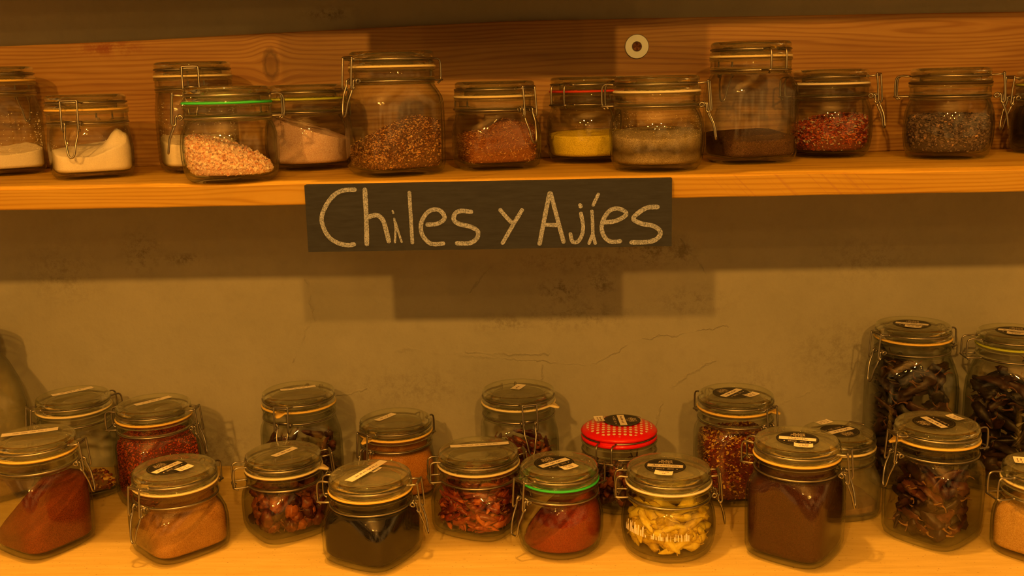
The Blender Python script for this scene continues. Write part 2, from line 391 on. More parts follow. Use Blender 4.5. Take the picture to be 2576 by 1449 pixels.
STAINS = [(0.008, 0.266, 0.03, 0.016, 0.9), (0.064, 0.276, 0.022, 0.018, 0.7), (0.034, 0.229, 0.07, 0.02, 0.45), (-0.073, 0.218, 0.04, 0.012, 0.45), (0.197, 0.247, 0.045, 0.02, 0.4), (0.131, 0.323, 0.05, 0.02, 0.75), (0.182, 0.32, 0.02, 0.02, 0.6), (0.039, 0.309, 0.1, 0.015, 0.45), (-0.608, 0.334, 0.025, 0.03, 0.55), (-0.546, 0.322, 0.03, 0.008, 0.6), (-0.731, 0.303, 0.05, 0.04, 0.35), (0.414, 0.164, 0.06, 0.05, 0.35), (0.292, 0.104, 0.04, 0.05, 0.3), (-0.521, 0.021, 0.05, 0.04, 0.4), (-0.216, 0.122, 0.1, 0.03, 0.3), (-0.312, 0.667, 0.028, 0.007, 0.8), (0.446, 0.305, 0.06, 0.03, 0.3)]
CRACKS = [(-0.365, 0.288, -0.357, 0.225, 0.0022), (-0.239, 0.181, -0.099, 0.166, 0.0035), (-0.134, 0.175, -0.012, 0.17, 0.0028), (-0.099, 0.166, 0.059, 0.153, 0.0018), (0.059, 0.153, 0.11, 0.189, 0.0018), (0.11, 0.189, 0.252, 0.209, 0.0015), (0.155, 0.109, 0.232, 0.159, 0.003), (0.161, 0.114, 0.14, 0.034, 0.002), (-0.348, 0.107, -0.287, 0.12, 0.0022), (-0.022, 0.153, -0.022, 0.103, 0.0015), (-0.365, 0.225, -0.395, 0.162, 0.0018), (0.292, 0.074, 0.414, 0.124, 0.0022), (-0.094, 0.304, -0.125, 0.266, 0.0014), (0.182, 0.34, 0.217, 0.289, 0.0016)]

# ------------------------------------------------------------------ generic shapes
def box_vf(x0, x1, y0, y1, z0, z1):
    v = [(x0, y0, z0), (x1, y0, z0), (x1, y1, z0), (x0, y1, z0), (x0, y0, z1), (x1, y0, z1), (x1, y1, z1), (x0, y1, z1)]
    f = [(0, 3, 2, 1), (4, 5, 6, 7), (0, 1, 5, 4), (1, 2, 6, 5), (2, 3, 7, 6), (3, 0, 4, 7)]
    return v, f

def board(name, x0, x1, y0, y1, z0, z1, mat, nx=60, wob=0.0006, top=None, seed=1):
    """a sawn board with slightly uneven edges; top(x) may give the upper edge its own line"""
    rr = random.Random(seed)
    vs, fs = [], []
    nz = lambda a, b: noise.noise(Vector((a * 9 + seed, b, seed))) * wob
    c = 0.0012
    for i in range(nx + 1):
        x = x0 + (x1 - x0) * i / nx
        zt = top(x) if top else z1
        e = [nz(x, 1), nz(x, 2), nz(x, 3), nz(x, 4)]
        ring = [(x, y0, z0 + c + e[0]), (x, y0 + c, z0 + e[0]), (x, y1 - c, z0), (x, y1, z0 + c), (x, y1, zt - c), (x, y1 - c, zt),
                (x, y0 + c + e[3], zt), (x, y0 + e[2] * 0.5, zt - c + e[2])]
        vs += ring
    for i in range(nx):
        for j in range(8):
            a = i * 8 + j; b = i * 8 + (j + 1) % 8
            fs.append((a, a + 8, b + 8, b))
    fs.append(tuple(range(8))); fs.append(tuple(reversed(range(nx * 8, nx * 8 + 8))))
    return link(name, mesh(name, vs, fs, False), mat)

def catmull(pts, n=5, closed=False):
    P = [Vector(p) for p in pts]; out = []; L = len(P)
    rng = range(L) if closed else range(L - 1)
    for i in rng:
        p0 = P[(i - 1) % L] if closed or i > 0 else P[0]
        p1 = P[i]; p2 = P[(i + 1) % L]
        p3 = P[(i + 2) % L] if closed or i + 2 < L else P[-1]
        for k in range(n):
            t = k / n
            out.append(0.5 * ((2 * p1) + (-p0 + p2) * t + (2 * p0 - 5 * p1 + 4 * p2 - p3) * t * t + (-p0 + 3 * p1 - 3 * p2 + p3) * t ** 3))
    if not closed: out.append(P[-1])
    return out

def tube(vs, fs, pts, rad, seg=8, closed=False):
    """append a swept tube; rad may be a number or a function of 0..1"""
    P = [Vector(p) for p in pts]; n = len(P); base = len(vs)
    up = None
    for i, p in enumerate(P):
        if closed: t = P[(i + 1) % n] - P[i - 1]
        else: t = P[min(i + 1, n - 1)] - P[max(i - 1, 0)]
        t.normalize()
        if up is None:
            up = t.orthogonal().normalized()
        up = (up - t * up.dot(t))
        up = up.normalized() if up.length > 1e-9 else t.orthogonal().normalized()
        s = t.cross(up)
        r = rad(i / max(1, n - 1)) if callable(rad) else rad
        for k in range(seg):
            a = 2 * pi * k / seg
            vs.append(p + (up * cos(a) + s * sin(a)) * r)
    rng = n if closed else n - 1
    off = 0
    if closed:  # align the last ring with the first
        best = 1e9
        for o in range(seg):
            d = (vs[base] - vs[base + (n - 1) * seg + o]).length
            if d < best: best, off = d, o
    for i in range(rng):
        last = closed and i == n - 1
        for k in range(seg):
            a = base + i * seg + (k + (off if last else 0)) % seg; b = base + i * seg + (k + 1 + (off if last else 0)) % seg
            j = (i + 1) % n
            c = base + j * seg + (k + 1) % seg; d = base + j * seg + k
            fs.append((a, b, c, d))
    if not closed:
        fs.append(tuple(base + k for k in reversed(range(seg))))
        fs.append(tuple(base + (n - 1) * seg + k for k in range(seg)))

def Q(th, n=4.6):
    return (abs(cos(th)) ** n + abs(sin(th)) ** n) ** (-1.0 / n)

def lathe(rows, seg=64):
    """rows of (r, z, squareness) from the first to the last; r = 0 closes with a fan"""
    vs, fs, idx = [], [], []
    for (r, z, s) in rows:
        if r <= 1e-6:
            idx.append([len(vs)]); vs.append((0, 0, z)); continue
        ring = []
        for k in range(seg):
            th = 2 * pi * k / seg
            R = r * (1 - s + s * Q(th))
            ring.append(len(vs)); vs.append((R * cos(th), R * sin(th), z))
        idx.append(ring)
    for a, b in zip(idx[:-1], idx[1:]):
        for k in range(seg):
            k2 = (k + 1) % seg
            if len(a) == 1 and len(b) > 1: fs.append((a[0], b[k2], b[k]))
            elif len(b) == 1 and len(a) > 1: fs.append((a[k], a[k2], b[0]))
            elif len(a) > 1: fs.append((a[k], a[k2], b[k2], b[k]))
    return vs, fs

# ------------------------------------------------------------------ jar anatomy (metres)
def body_rows(kind, T, s=1.0):
    """outer profile of the jar body from the base up to the shoulder: (r, z, squareness)"""
    n = T - 0.035
    if kind == 'round':
        o = [(.040, 0, 0), (.0465, .0012, 0), (.0508, .005, 0), (.0540, .014, 0), (.0560, .028, 0), (.0560, .40 * n + .012, 0), (.0545, n - .020, 0), (.0520, n - .012, 0), (.0498, n - .0065, 0)]
    elif kind == 'big':
        o = [(.046, 0, .7), (.0515, .0015, .8), (.0555, .006, .9), (.0570, .015, 1), (.0572, .5 * n, 1), (.0570, n - .045, 1), (.0560, n - .030, .9), (.0538, n - .018, .6), (.0512, n - .010, .25), (.0498, n - .0065, 0)]
    else:
        o = [(.0405, 0, .65), (.0455, .0014, .75), (.0490, .0055, .9), (.0503, .014, 1), (.0508, .5 * n, 1), (.0505, n - .028, 1), (.0502, n - .019, .85), (.0500, n - .012, .45), (.0496, n - .0065, .05)]
    return [(r * s, z, q) for r, z, q in o]

def body_mesh(kind, T, s, gl='glass'):
    n = T - 0.035; o = body_rows(kind, T, s)
    neck = [(.0490, n - .0045, 0), (.0500, n - .0030, 0), (.0498, n - .0018, 0), (.0484, n - .0010, 0), (.0484, n + .0012, 0), (.0497, n + .0022, 0), (.0500, n + .0045, 0), (.0494, n + .007, 0),
            (.0496, n + .0108, 0), (.0510, n + .0120, 0), (.0512, n + .0143, 0), (.0500, n + .0153, 0), (.0455, n + .0153, 0), (.0448, n + .0138, 0), (.0446, n, 0), (.0445, n - .0036, 0)]
    neck = [(r * s, z, q) for r, z, q in neck]
    zs = [z for _, z, _ in reversed(o) if z > .0165] + [.0140, .0112, .0088]
    inner = [(inner_r(kind, T, s, z)[0], z, inner_r(kind, T, s, z)[1]) for z in zs]
    fr, fq = inner_r(kind, T, s, .0075)
    inner += [(fr * .93, .0070, fq), (fr * .55, .0066, fq * .5)]
    rows = [(0, .0022, 0), (.033 * s, .0018, .4 if kind != 'round' else 0)] + o + neck + inner + [(0, .0075, 0)]
    v, f = lathe(rows, 72)
    me = mesh('glass_body', v, f)
    me.materials.append(MATS[gl]); me.materials.append(MATS['glass_solid'])
    for p in me.polygons:
        z = sum(me.vertices[i].co.z for i in p.vertices) / len(p.vertices)
        if n - .005 < z < n + .004 or z > n + .0113: p.material_index = 1
    return me

WALL = 0.0025
def inner_r(kind, T, s, z):
    """nominal inner radius and squareness of the jar at height z"""
    pts = body_rows(kind, T, s); n = T - 0.035
    if z >= pts[-1][1]:
        t = min(1, (z - pts[-1][1]) / .0025)
        return (pts[-1][0] - WALL - .0009) * (1 - t) + .0444 * s * t, 0.0
    for a, b in zip(pts[:-1], pts[1:]):
        if a[1] <= z <= b[1]:
            t = (z - a[1]) / max(1e-9, b[1] - a[1]); r = a[0] + (b[0] - a[0]) * t; q = a[2] + (b[2] - a[2]) * t; break
    if z > n - .012: r -= .0009 * min(1, (z - n + .012) / .005)
    return r - WALL - max(0, .0125 - z) * .45, q

def rin(kind, T, s, yaw, th, z):
    r, q = inner_r(kind, T, s, max(z, .0088))
    if z > T - .052: r -= .0008
    return (r - .0005) * (1 - q + q * Q(th - yaw))

def lid_mesh(s):
    rows = [(0, -.0024, 0), (.0300, -.0024, 0), (.0312, -.0022, 0), (.0330, -.0034, 0), (.0372, -.0034, 0), (.0395, -.0008, 0), (.0420, 0, 0), (.0462, -.0002, 0), (.0488, -.0018, 0),
            (.0496, -.0045, 0), (.0488, -.0072, 0), (.0478, -.0086, 0), (.0476, -.0108, 0), (.0486, -.0120, 0), (.0502, -.0132, 0), (.0506, -.0155, 0), (.0498, -.0171, 0), (.0405, -.0171, 0),
            (.0396, -.0200, 0), (.0382, -.0200, 0), (.0372, -.0100, 0), (.0350, -.0078, 0), (.0300, -.0072, 0), (0, -.0072, 0)]
    v, f = lathe([(r * s, z, q) for r, z, q in rows], 72)
    me = mesh('glass_lid', v, f)
    me.materials.append(MATS['glass_lid']); me.materials.append(MATS['glass_solid'])
    for p in me.polygons:
        c = sum((me.vertices[i].co for i in p.vertices), Vector()) / len(p.vertices)
        if sqrt(c.x ** 2 + c.y ** 2) > .0458 * s: p.material_index = 1
    return me

def enamel_lid_mesh(s):
    rows = [(0, .0005, 0), (.015, .0004, 0), (.030, -.0006, 0), (.040, -.0024, 0), (.0475, -.0052, 0), (.0505, -.0078, 0), (.0510, -.0098, 0), (.0500, -.0112, 0), (.0484, -.0120, 0), (.0482, -.0138, 0),
            (.0496, -.0146, 0), (.0508, -.0158, 0), (.0508, -.0188, 0), (.0498, -.0196, 0), (.0440, -.0196, 0), (.0440, -.018, 0), (.043, -.012, 0), (0, -.004, 0)]
    v, f = lathe([(r * s, z, q) for r, z, q in rows], 72)
    return mesh('enamel_lid', v, f)

def gasket_mesh(s, tab):
    rows = [(.0405, -.0010, 0), (.0509, -.0012, 0), (.0514, 0, 0), (.0509, .0012, 0), (.0405, .0010, 0), (.0405, -.0010, 0)]
    seg = 96; vs, fs = [], []
    for (r, z, _) in rows[:-1]:
        for k in range(seg):
            th = 2 * pi * k / seg; R = r * s; zz = z
            if tab is not None and r > .05:
                d = (th - tab + pi) % (2 * pi) - pi
                e = exp(-(d / 0.10) ** 4)
                R += e * 0.0095; zz += -e * 0.0035
            vs.append((R * cos(th), R * sin(th), zz))
    for j in range(5):
        j2 = (j + 1) % 5
        for k in range(seg):
            k2 = (k + 1) % seg
            fs.append((j * seg + k, j * seg + k2, j2 * seg + k2, j2 * seg + k))
    return mesh('gasket', vs, fs)

WR = 0.00122
WIRE_CACHE = {}
def wires(s, enamel=False):
    """lid wire, neck wire, bail and lever; latch on +X, hinge on -X; z = 0 at the lid wire for lid parts, at the neck wire for neck parts"""
    key = (round(s, 2), enamel)
    if key in WIRE_CACHE: return WIRE_CACHE[key]
    H = -0.0253
    R = .0492 * s; a0 = .23
    side = []
    for sg in (1, -1):
        pts = [(-.0600, sg * .0105, H - .0035), (-.0630, sg * .0105, H - .0015), (-.0645, sg * .0105, H + .004), (-.0645, sg * .0105, -.007), (-.0628, sg * .0105, -.0012), (-.058, sg * .0107, .0006), (-.0525, sg * .0112, 0)]
        n = 18
        for i in range(n + 1):
            th = pi - .24 - (pi - .24 - a0) * i / n
            pts.append((R * cos(th), sg * R * sin(th), 0))
        pts += [(.0535, sg * .0112, .0004), (.0585, sg * .0100, .0008), (.0605, sg * .0070, .0008)]
        side.append(pts)
    path = side[0] + [(.0608, 0, .0008)] + list(reversed(side[1]))
    v, f = [], []
    tube(v, f, catmull(path, 3), WR, 8)
    lidw = mesh('lid_wire', v, f)
    # neck wire: ring, hinge bracket, latch eyes
    v, f = [], []
    Rn = .0496 * s
    ring = []
    n = 40
    for i in range(n + 1):
        th = pi - .27 - (2 * (pi - .27)) * i / n
        ring.append((Rn * cos(th), Rn * sin(th), 0))
    br1 = [(-.0655, .0, 0), (-.0655, .0105, 0), (-.0640, .0132, 0), (-.0580, .0138, 0), (-.0520, .0136, 0)]
    br2 = [(x, -y, z) for x, y, z in reversed(br1[1:])]
    tube(v, f, catmull([p for p in br1] + ring + br2, 3, closed=True), WR, 8, closed=True)
    for sg in (1, -1):   # coils that carry the lever
        c = [(.0545 + .0026 * cos(t), sg * (.0085 + .0008 * t / pi), .0004 + .0026 * sin(t)) for t in [i * pi / 6 for i in range(0, 20)]]
        tube(v, f, c, WR * .95, 7)
    tube(v, f, [(.0545, -.0085, .0030), (.0545, .0085, .0030)], WR, 7)
    neckw = mesh('neck_wire', v, f)
    # bail (closing loop), local z = 0 at lid wire
    v, f = [], []
    x = .0625
    pts = [(x - .003, .0098, H - .0060), (x - .001, .0100, H - .0085), (x + .0014, .0100, H - .0065), (x + .0012, .0100, H), (x, .0100, -.010), (x - .0012, .0100, .0010), (x - .0014, .0085, .0030),
           (x - .0014, -.0085, .0030), (x - .0012, -.0100, .0010), (x, -.0100, -.010), (x + .0012, -.0100, H), (x + .0014, -.0100, H - .0065), (x - .001, -.0100, H - .0085), (x - .003, -.0098, H - .0060)]
    tube(v, f, catmull(pts, 4), WR, 8)
    bail = mesh('bail', v, f)
    levers = []
    for tip in (0, 1):
        v, f = [], []
        w = .0078
        lo = -.040
        if tip == 0:
            low = [(.0670, w * .72, lo * .62), (.0690, w * .45, lo * .92), (.0695, 0, lo), (.0690, -w * .45, lo * .92), (.0670, -w * .72, lo * .62)]
        else:
            low = [(.0680, w * .85, lo * .62), (.0700, w * .75, lo * .93), (.0705, w * .5, lo), (.0705, -w * .5, lo), (.0700, -w * .75, lo * .93), (.0680, -w * .85, lo * .62)]
        pts = [(.0575, w, .0022), (.0592, w, .0008), (.0598, w, -.005), (.0635, w, -.014)] + low + [(.0635, -w, -.014), (.0598, -w, -.005), (.0592, -w, .0008), (.0575, -w, .0022)]
        tube(v, f, catmull(pts, 4), WR, 8)
        levers.append(mesh('lever', v, f))
    WIRE_CACHE[key] = (lidw, neckw, bail, levers)
    return WIRE_CACHE[key]

# ------------------------------------------------------------------ text and labels
TXT = {}
def text_mesh(body, size, shear=0.0):
    key = (body, size, shear)
    if key in TXT: return TXT[key]
    cu = bpy.data.curves.new('lettering', 'FONT'); cu.body = body; cu.size = size
    cu.align_x = 'CENTER'; cu.align_y = 'CENTER'; cu.shear = shear; cu.resolution_u = 3
    o = bpy.data.objects.new('tmp_text', cu); COL.objects.link(o)
    bpy.context.view_layer.update()
    me = bpy.data.meshes.new_from_object(o.evaluated_get(bpy.context.evaluated_depsgraph_get()))
    bpy.data.objects.remove(o); me.name = 'lettering'; me.materials.clear()
    TXT[key] = me
    return me

def merge_mesh(name, parts):
    """parts: (mesh, Matrix) -> one mesh"""
    vs, fs = [], []
    for me, mx in parts:
        b = len(vs)
        vs += [tuple(mx @ v.co) for v in me.vertices]
        fs += [tuple(b + i for i in p.vertices) for p in me.polygons]
    return mesh(name, vs, fs, False)

def disc(rx, ry, t, seg=48):
    v = [(rx * cos(2 * pi * k / seg), ry * sin(2 * pi * k / seg), z) for z in (0, t) for k in range(seg)]
    f = [tuple(range(seg, 2 * seg)), tuple(reversed(range(seg)))] + [(k, (k + 1) % seg, seg + (k + 1) % seg, seg + k) for k in range(seg)]
    return v, f

def paper(w, h, t=0.00012, curl=0.0, nx=12):
    """a slip of paper, ends may lift a little"""
    v, f = [], []
    for lay in (0, 1):
        for i in range(nx + 1):
            x = -w / 2 + w * i / nx
            z = lay * t + curl * (2 * i / nx - 1) ** 4
            v += [(x, -h / 2, z), (x, h / 2, z)]
    m = 2 * (nx + 1)
    for i in range(nx):
        a = 2 * i
        f.append((a, a + 1, a + 3, a + 2)); f.append((m + a, m + a + 2, m + a + 3, m + a + 1))
        f.append((a, a + 2, m + a + 2, m + a)); f.append((a + 1, m + a + 1, m + a + 3, a + 3))
    f.append((0, m, m + 1, 1)); e = 2 * nx; f.append((e, e + 1, m + e + 1, m + e))
    return mesh('paper', v, f, False)

def scribble(w, h, seed, lines=1, th=0.00022):
    """illegible handwriting: a thin wavering pen line"""
    rr = random.Random(seed); v, f = [], []
    for L in range(lines):
        y0 = (lines - 1) * h / 2 - L * h
        x = -w / 2; word = []
        words = []
        while x < w / 2:
            n = rr.randint(4, 9)
            pts = []
            for i in range(n):
                if x > w / 2: break
                pts.append((x, y0 + (h * .32 * (1 if i % 2 else -1)) * rr.uniform(.3, 1.0), 0)); x += rr.uniform(.0007, .0013)
            if len(pts) > 2: words.append(pts)
            x += rr.uniform(.0012, .002)
        for pts in words:
            tube(v, f, catmull(pts, 3), th, 4)
    return mesh('pen_line', v, f, False)

def put(name, me, mat, parent, loc, rz=0.0):
    o = link(name, me, mat, parent, loc, rz); return o

def lid_labels(root, T, spec, seed, top=-0.0024):
    z0 = T + top + 0.0003
    kind = spec[0]
    if kind == 'oval':
        _, ang, cx, cy, hand, price, ppos = spec
        a = radians(ang)
        d = disc(.0250, .0250, .00015)
        lab = put('round_sticker', mesh('round_sticker', d[0], d[1], False), MATS['black_label'], root, (cx, cy, z0), a)
        # printed ring
        v, f = [], []
        ringp = [(.0228 * cos(t), .0228 * sin(t), .0002) for t in [2 * pi * i / 60 for i in range(60)]]
        tube(v, f, ringp, .00010, 4, closed=True)
        put('printed_ring', mesh('printed_ring', v, f, False), MATS['lime_print'], lab, (0, 0, 0))
        parts = [(text_mesh('BLACK', .0060), Matrix.Translation((.001, .0172, .0003)) @ Matrix.Diagonal((.78, 1.15, 1, 1))),
                 (text_mesh('PEPPER', .0072), Matrix.Translation((0, .0117, .0003)) @ Matrix.Diagonal((.78, 1.15, 1, 1))),
                 (text_mesh('& CO', .0036), Matrix.Translation((.001, .0072, .0003))),
                 (text_mesh('SINCE   2013', .0046), Matrix.Translation((0, -.0100, .0003)) @ Matrix.Diagonal((.85, 1.1, 1, 1)))]
        dd = disc(.0009, .0009, .0001, 10)
        dm = mesh('dot', dd[0], dd[1], False)
        parts += [(dm, Matrix.Translation((sx, -.0098, .0002))) for sx in (-.0148, .0148)]
        put('lettering', merge_mesh('lettering', parts), MATS['print_white'], lab, (0, 0, 0))
        sl = put('name_strip', paper(.0430, .0095), MATS['paper'], lab, (0, 0, .00025))
        if hand: put('handwriting', merge_mesh('handwriting', [(text_mesh(hand, .0072, .25), Matrix.Translation((0, 0, .0002)))]), MATS['ink'], sl, (0, 0, 0))
        else: put('handwriting', scribble(.030, .006, seed), MATS['ink'], sl, (0, 0, .0002))
        if ppos is not None:
            px, py, pa = ppos
            ca, sa = cos(a), sin(a)
            pr_ = put('price_sticker', paper(.0215, .0125, curl=.0008), MATS['paper'], root, (cx + px * ca - py * sa, cy + px * sa + py * ca, z0 + .0030), a + radians(pa))
            if price:
                pp = [(text_mesh(price[0], .0036, .15), Matrix.Translation((0, .0032, .0003))), (text_mesh(price[1], .0046, .2), Matrix.Translation((0, -.0022, .0003)))]
                put('handwriting', merge_mesh('handwriting', pp), MATS['ink'], pr_, (0, 0, 0))
            else:
                put('handwriting', scribble(.016, .004, seed + 5, 2, .00016), MATS['ink'], pr_, (0, 0, .0003))
    else:
        for (ang, cx, cy, w, h) in spec[1:]:
            lift = .0034 if w > .05 else .0004
            st = put('paper_strip', paper(w, h * 1.25, curl=.0004), MATS['paper'], root, (cx, cy, z0 + lift), radians(ang))
            put('handwriting', scribble(w * .62, h * .55, seed), MATS['ink'], st, (0, 0, .0002))

# ------------------------------------------------------------------ contents
def height_fn(h0, gx, gy, bumps):
    def H(x, y):
        z = h0 + gx * x + gy * y
        for (bx, by, a, s) in bumps:
            z += a * exp(-((x - bx) ** 2 + (y - by) ** 2) / (s * s))
        return z
    return H

def contents_mesh(kind, T, s, yaw, H, rough=0.0008, chips=None, seed=0, specks=None, gap=0.0007):
    """powder filling the inside up to H(x, y); chips = (n, size, elongation, flatness) scatters grains over everything the glass shows"""
    NA, NZ, NR = 72, 16, 14
    zb = 0.0092; vs, fs = [], []
    def edge(th):
        h = H(.045 * cos(th), .045 * sin(th))
        for _ in range(4):
            r = rin(kind, T, s, yaw, th, max(zb, h)) - gap
            h = H(r * cos(th), r * sin(th))
        return max(zb + .0005, min(h, T - .028))
    hs = [edge(2 * pi * k / NA) for k in range(NA)]
    def ns(p, sc, a): return noise.noise(Vector((p[0] * sc + seed, p[1] * sc, p[2] * sc))) * a
    vs.append((0, 0, zb))
    for k in range(NA):
        th = 2 * pi * k / NA; r = min(.040 * s, rin(kind, T, s, yaw, th, zb) - gap) ; vs.append((r * .85 * cos(th), r * .85 * sin(th), zb))
    for j in range(NZ + 1):
        for k in range(NA):
            th = 2 * pi * k / NA; t = j / NZ
            z = zb + .0006 + (hs[k] - zb - .0006) * t
            r = rin(kind, T, s, yaw, th, z) - gap
            if z < .012: r -= (.012 - z) * .35
            p = (r * cos(th), r * sin(th), z)
            r -= abs(ns(p, 160, rough * .8))
            vs.append((r * cos(th), r * sin(th), z))
    for j in range(1, NR):
        q = 1 - j / NR
        for k in range(NA):
            th = 2 * pi * k / NA; re = sqrt(vs[1 + NA + NZ * NA + k][0] ** 2 + vs[1 + NA + NZ * NA + k][1] ** 2) * q
            x, y = re * cos(th), re * sin(th)
            hz = H(x, y); e = hs[k]
            w = max(0, (q - .8) / .2)
            z = max(zb + .001, min(hz * (1 - w) + e * w, T - .026))
            z += ns((x, y, 0), 110, rough * 1.5) + ns((x, y, 9), 300, rough)
            vs.append((x, y, z))
    vs.append((0, 0, max(zb + .001, min(H(0, 0), T - .026))))
    for k in range(NA):
        k2 = (k + 1) % NA
        fs.append((0, 1 + k2, 1 + k))
    rows = 1 + 1 + NZ + NR - 1
    for j in range(rows - 0):
        if j >= NZ + NR: break
        for k in range(NA):
            k2 = (k + 1) % NA; a = 1 + j * NA
            fs.append((a + k, a + k2, a + NA + k2, a + NA + k))
    last = 1 + (NZ + NR) * NA
    for k in range(NA):
        fs.append((last + k, last + (k + 1) % NA, len(vs) - 1))
    nf0 = len(fs)
    rr = random.Random(seed + 77)
    def chip(c, sz, el, fl, nrm=None):
        m = Matrix.Rotation(rr.uniform(0, 6.28), 3, Vector((rr.gauss(0, 1), rr.gauss(0, 1), rr.gauss(0, 1))).normalized())
        b = len(vs)
        dims = (sz * el * rr.uniform(.7, 1.2), sz * rr.uniform(.6, 1.1), sz * fl * rr.uniform(.6, 1.1))
        P = [(1, 0, 0), (-1, 0, 0), (0, 1, 0), (0, -1, 0), (0, 0, 1), (0, 0, -1)] if el > 2.2 else \
            [(.8, .8, .7), (-.8, .8, .8), (-.8, -.8, .7), (.8, -.8, .8), (.75, .8, -.7), (-.8, .75, -.8), (-.8, -.8, -.7), (.8, -.7, -.8)]
        pts = [m @ Vector((p[0] * dims[0] * rr.uniform(.7, 1), p[1] * dims[1] * rr.uniform(.7, 1), p[2] * dims[2] * rr.uniform(.7, 1))) for p in P]
        vs.extend([tuple(Vector(c) + p) for p in pts])
        if len(P) == 6:
            F = [(0, 2, 4), (2, 1, 4), (1, 3, 4), (3, 0, 4), (2, 0, 5), (1, 2, 5), (3, 1, 5), (0, 3, 5)]
        else:
            F = [(0, 1, 2, 3), (7, 6, 5, 4), (0, 4, 5, 1), (1, 5, 6, 2), (2, 6, 7, 3), (3, 7, 4, 0)]
        fs.extend([tuple(b + i for i in t) for t in F])
    if chips:
        n, sz, el, fl = chips
        for i in range(n):
            th = rr.uniform(0, 2 * pi)
            if rr.random() < .72:      # along the wall
                k = int(th / (2 * pi) * NA) % NA
                z = zb + (hs[k] - zb) * rr.random() ** .9
                r = rin(kind, T, s, yaw, th, z) - .0004 - sz * rr.uniform(1.25, 1.8) * (1 + .85 * (el - 1))
                if z < .012: r -= (.012 - z) * .35
                if z < .018: r -= sz * .9
                z = max(z, zb + sz * (1.1 if el < 1.5 else 1.6))
            else:
                k = int(th / (2 * pi) * NA) % NA
                re = rin(kind, T, s, yaw, th, hs[k]) - sz * el * 1.4 - .001
                r = re * sqrt(rr.random()) * .98
                z = max(zb + sz * 1.2, min(H(r * cos(th), r * sin(th)), T - .028) + sz * rr.uniform(-.1, .5))
            chip((r * cos(th), r * sin(th), z), sz * rr.uniform(.6, 1.25), el, fl)
    if specks:       # dust and grains stuck to the inside of the glass above the fill
        n, sz, zmax = specks
        for i in range(n):
            th = rr.uniform(-pi, 0) if rr.random() < .75 else rr.uniform(0, pi)
            k = int((th % (2 * pi)) / (2 * pi) * NA) % NA
            z = hs[k] + (zmax - hs[k]) * rr.random() ** 1.7
            if z > zmax: continue
            r = rin(kind, T, s, yaw, th, z) - sz * 1.3 - .0002
            chip((r * cos(th), r * sin(th), z), sz * rr.uniform(.4, 1.2), 1, .8)
    me = mesh('fill', vs, fs, False)
    sm = [True] * nf0 + [False] * (len(fs) - nf0)
    me.polygons.foreach_set('use_smooth', sm)
    return me, nf0

# dried pods -----------------------------------------------------------------
PODS = {}
def pod_mesh(kind, variant, skin=''):
    key = (kind, variant, skin)
    if key in PODS: return PODS[key]
    rr = random.Random(hash(kind) % 1000 if False else sum(map(ord, kind)) + variant * 13)
    vs, fs = [], []
    if kind == 'nora':        # small round wrinkled pod
        L = .022; n = 12; seg = 16
        prof = lambda t: .0135 * sqrt(max(0.0, 1 - (2 * t - 1) ** 2)) + .0006
    elif kind == 'bird':      # small pointed pod
        L = .026 + .008 * rr.random(); n = 12; seg = 10
        prof = lambda t: (.0050 * (1 - t) ** .55 * min(1, t * 9 + .35) + .0005)
    elif kind == 'yellow':
        L = .040 + .012 * rr.random(); n = 14; seg = 12
        prof = lambda t: (.0070 * (1 - t) ** .42 * min(1, t * 6 + .4) * (1 + .15 * sin(t * 9 + variant)) + .0006)
    elif kind == 'long':
        L = .056; n = 18; seg = 12
        prof = lambda t: (.0105 * (1 - t) ** .45 * min(1, t * 8 + .35) * (1 + .12 * sin(t * 11 + variant)) + .0008)
    else:                     # broad leathery pod
        L = .055; n = 16; seg = 14
        prof = lambda t: (.0130 * (1 - t) ** .4 * min(1, t * 7 + .3) * (1 + .15 * sin(t * 9 + variant)) + .0008)
    bend = rr.uniform(-.5, .5) * (1.0 if kind != 'nora' else 0)
    flat = {'nora': .85, 'bird': .75, 'yellow': .86, 'long': .5, 'broad': .45}[kind]
    for i in range(n + 1):
        t = i / n
        ang = bend * (t - .5) * 2
        cx = L * (t - .5); cz = L * .25 * bend * ((t - .5) ** 2) * 4
        r = prof(t)
        for k in range(seg):
            a = 2 * pi * k / seg
            w = 1 + (.22 if kind == 'nora' else .34) * noise.noise(Vector((cos(a) * 2.6 + variant * 7, sin(a) * 2.6, t * 6))) + .12 * sin(a * 5 + t * 6 + variant)
            vs.append((cx, r * cos(a) * w, cz + r * sin(a) * w * flat))
    for i in range(n):
        for k in range(seg):
            k2 = (k + 1) % seg
            fs.append((i * seg + k, i * seg + k2, (i + 1) * seg + k2, (i + 1) * seg + k))
    fs.append(tuple(reversed(range(seg)))); fs.append(tuple(range(n * seg, n * seg + seg)))
    cz0 = L * .25 * bend
    pod = mesh(kind + '_pod', vs, fs)
    v, f = [], []
    sl = {'nora': .006, 'bird': .008, 'yellow': .006, 'long': .014, 'broad': .013}[kind]
    sr = {'nora': .0010, 'bird': .0008, 'yellow': .0011, 'long': .0012, 'broad': .0013}[kind]
    tube(v, f, catmull([(-L / 2 + .001, 0, cz0), (-L / 2 - sl * .4, .0005, cz0 + .001), (-L / 2 - sl * .8, sl * .12, cz0 - sl * .12), (-L / 2 - sl, sl * .25, cz0 - sl * .3)], 3), lambda t: sr * (2.1 - 1.4 * min(1, t * 2.5)), 6)
    stem = mesh(kind + '_stem', v, f)
    PODS[key] = (pod, stem, [Vector(x) for x in vs[::3]] + [Vector(x) for x in v[::3]])
    return PODS[key]

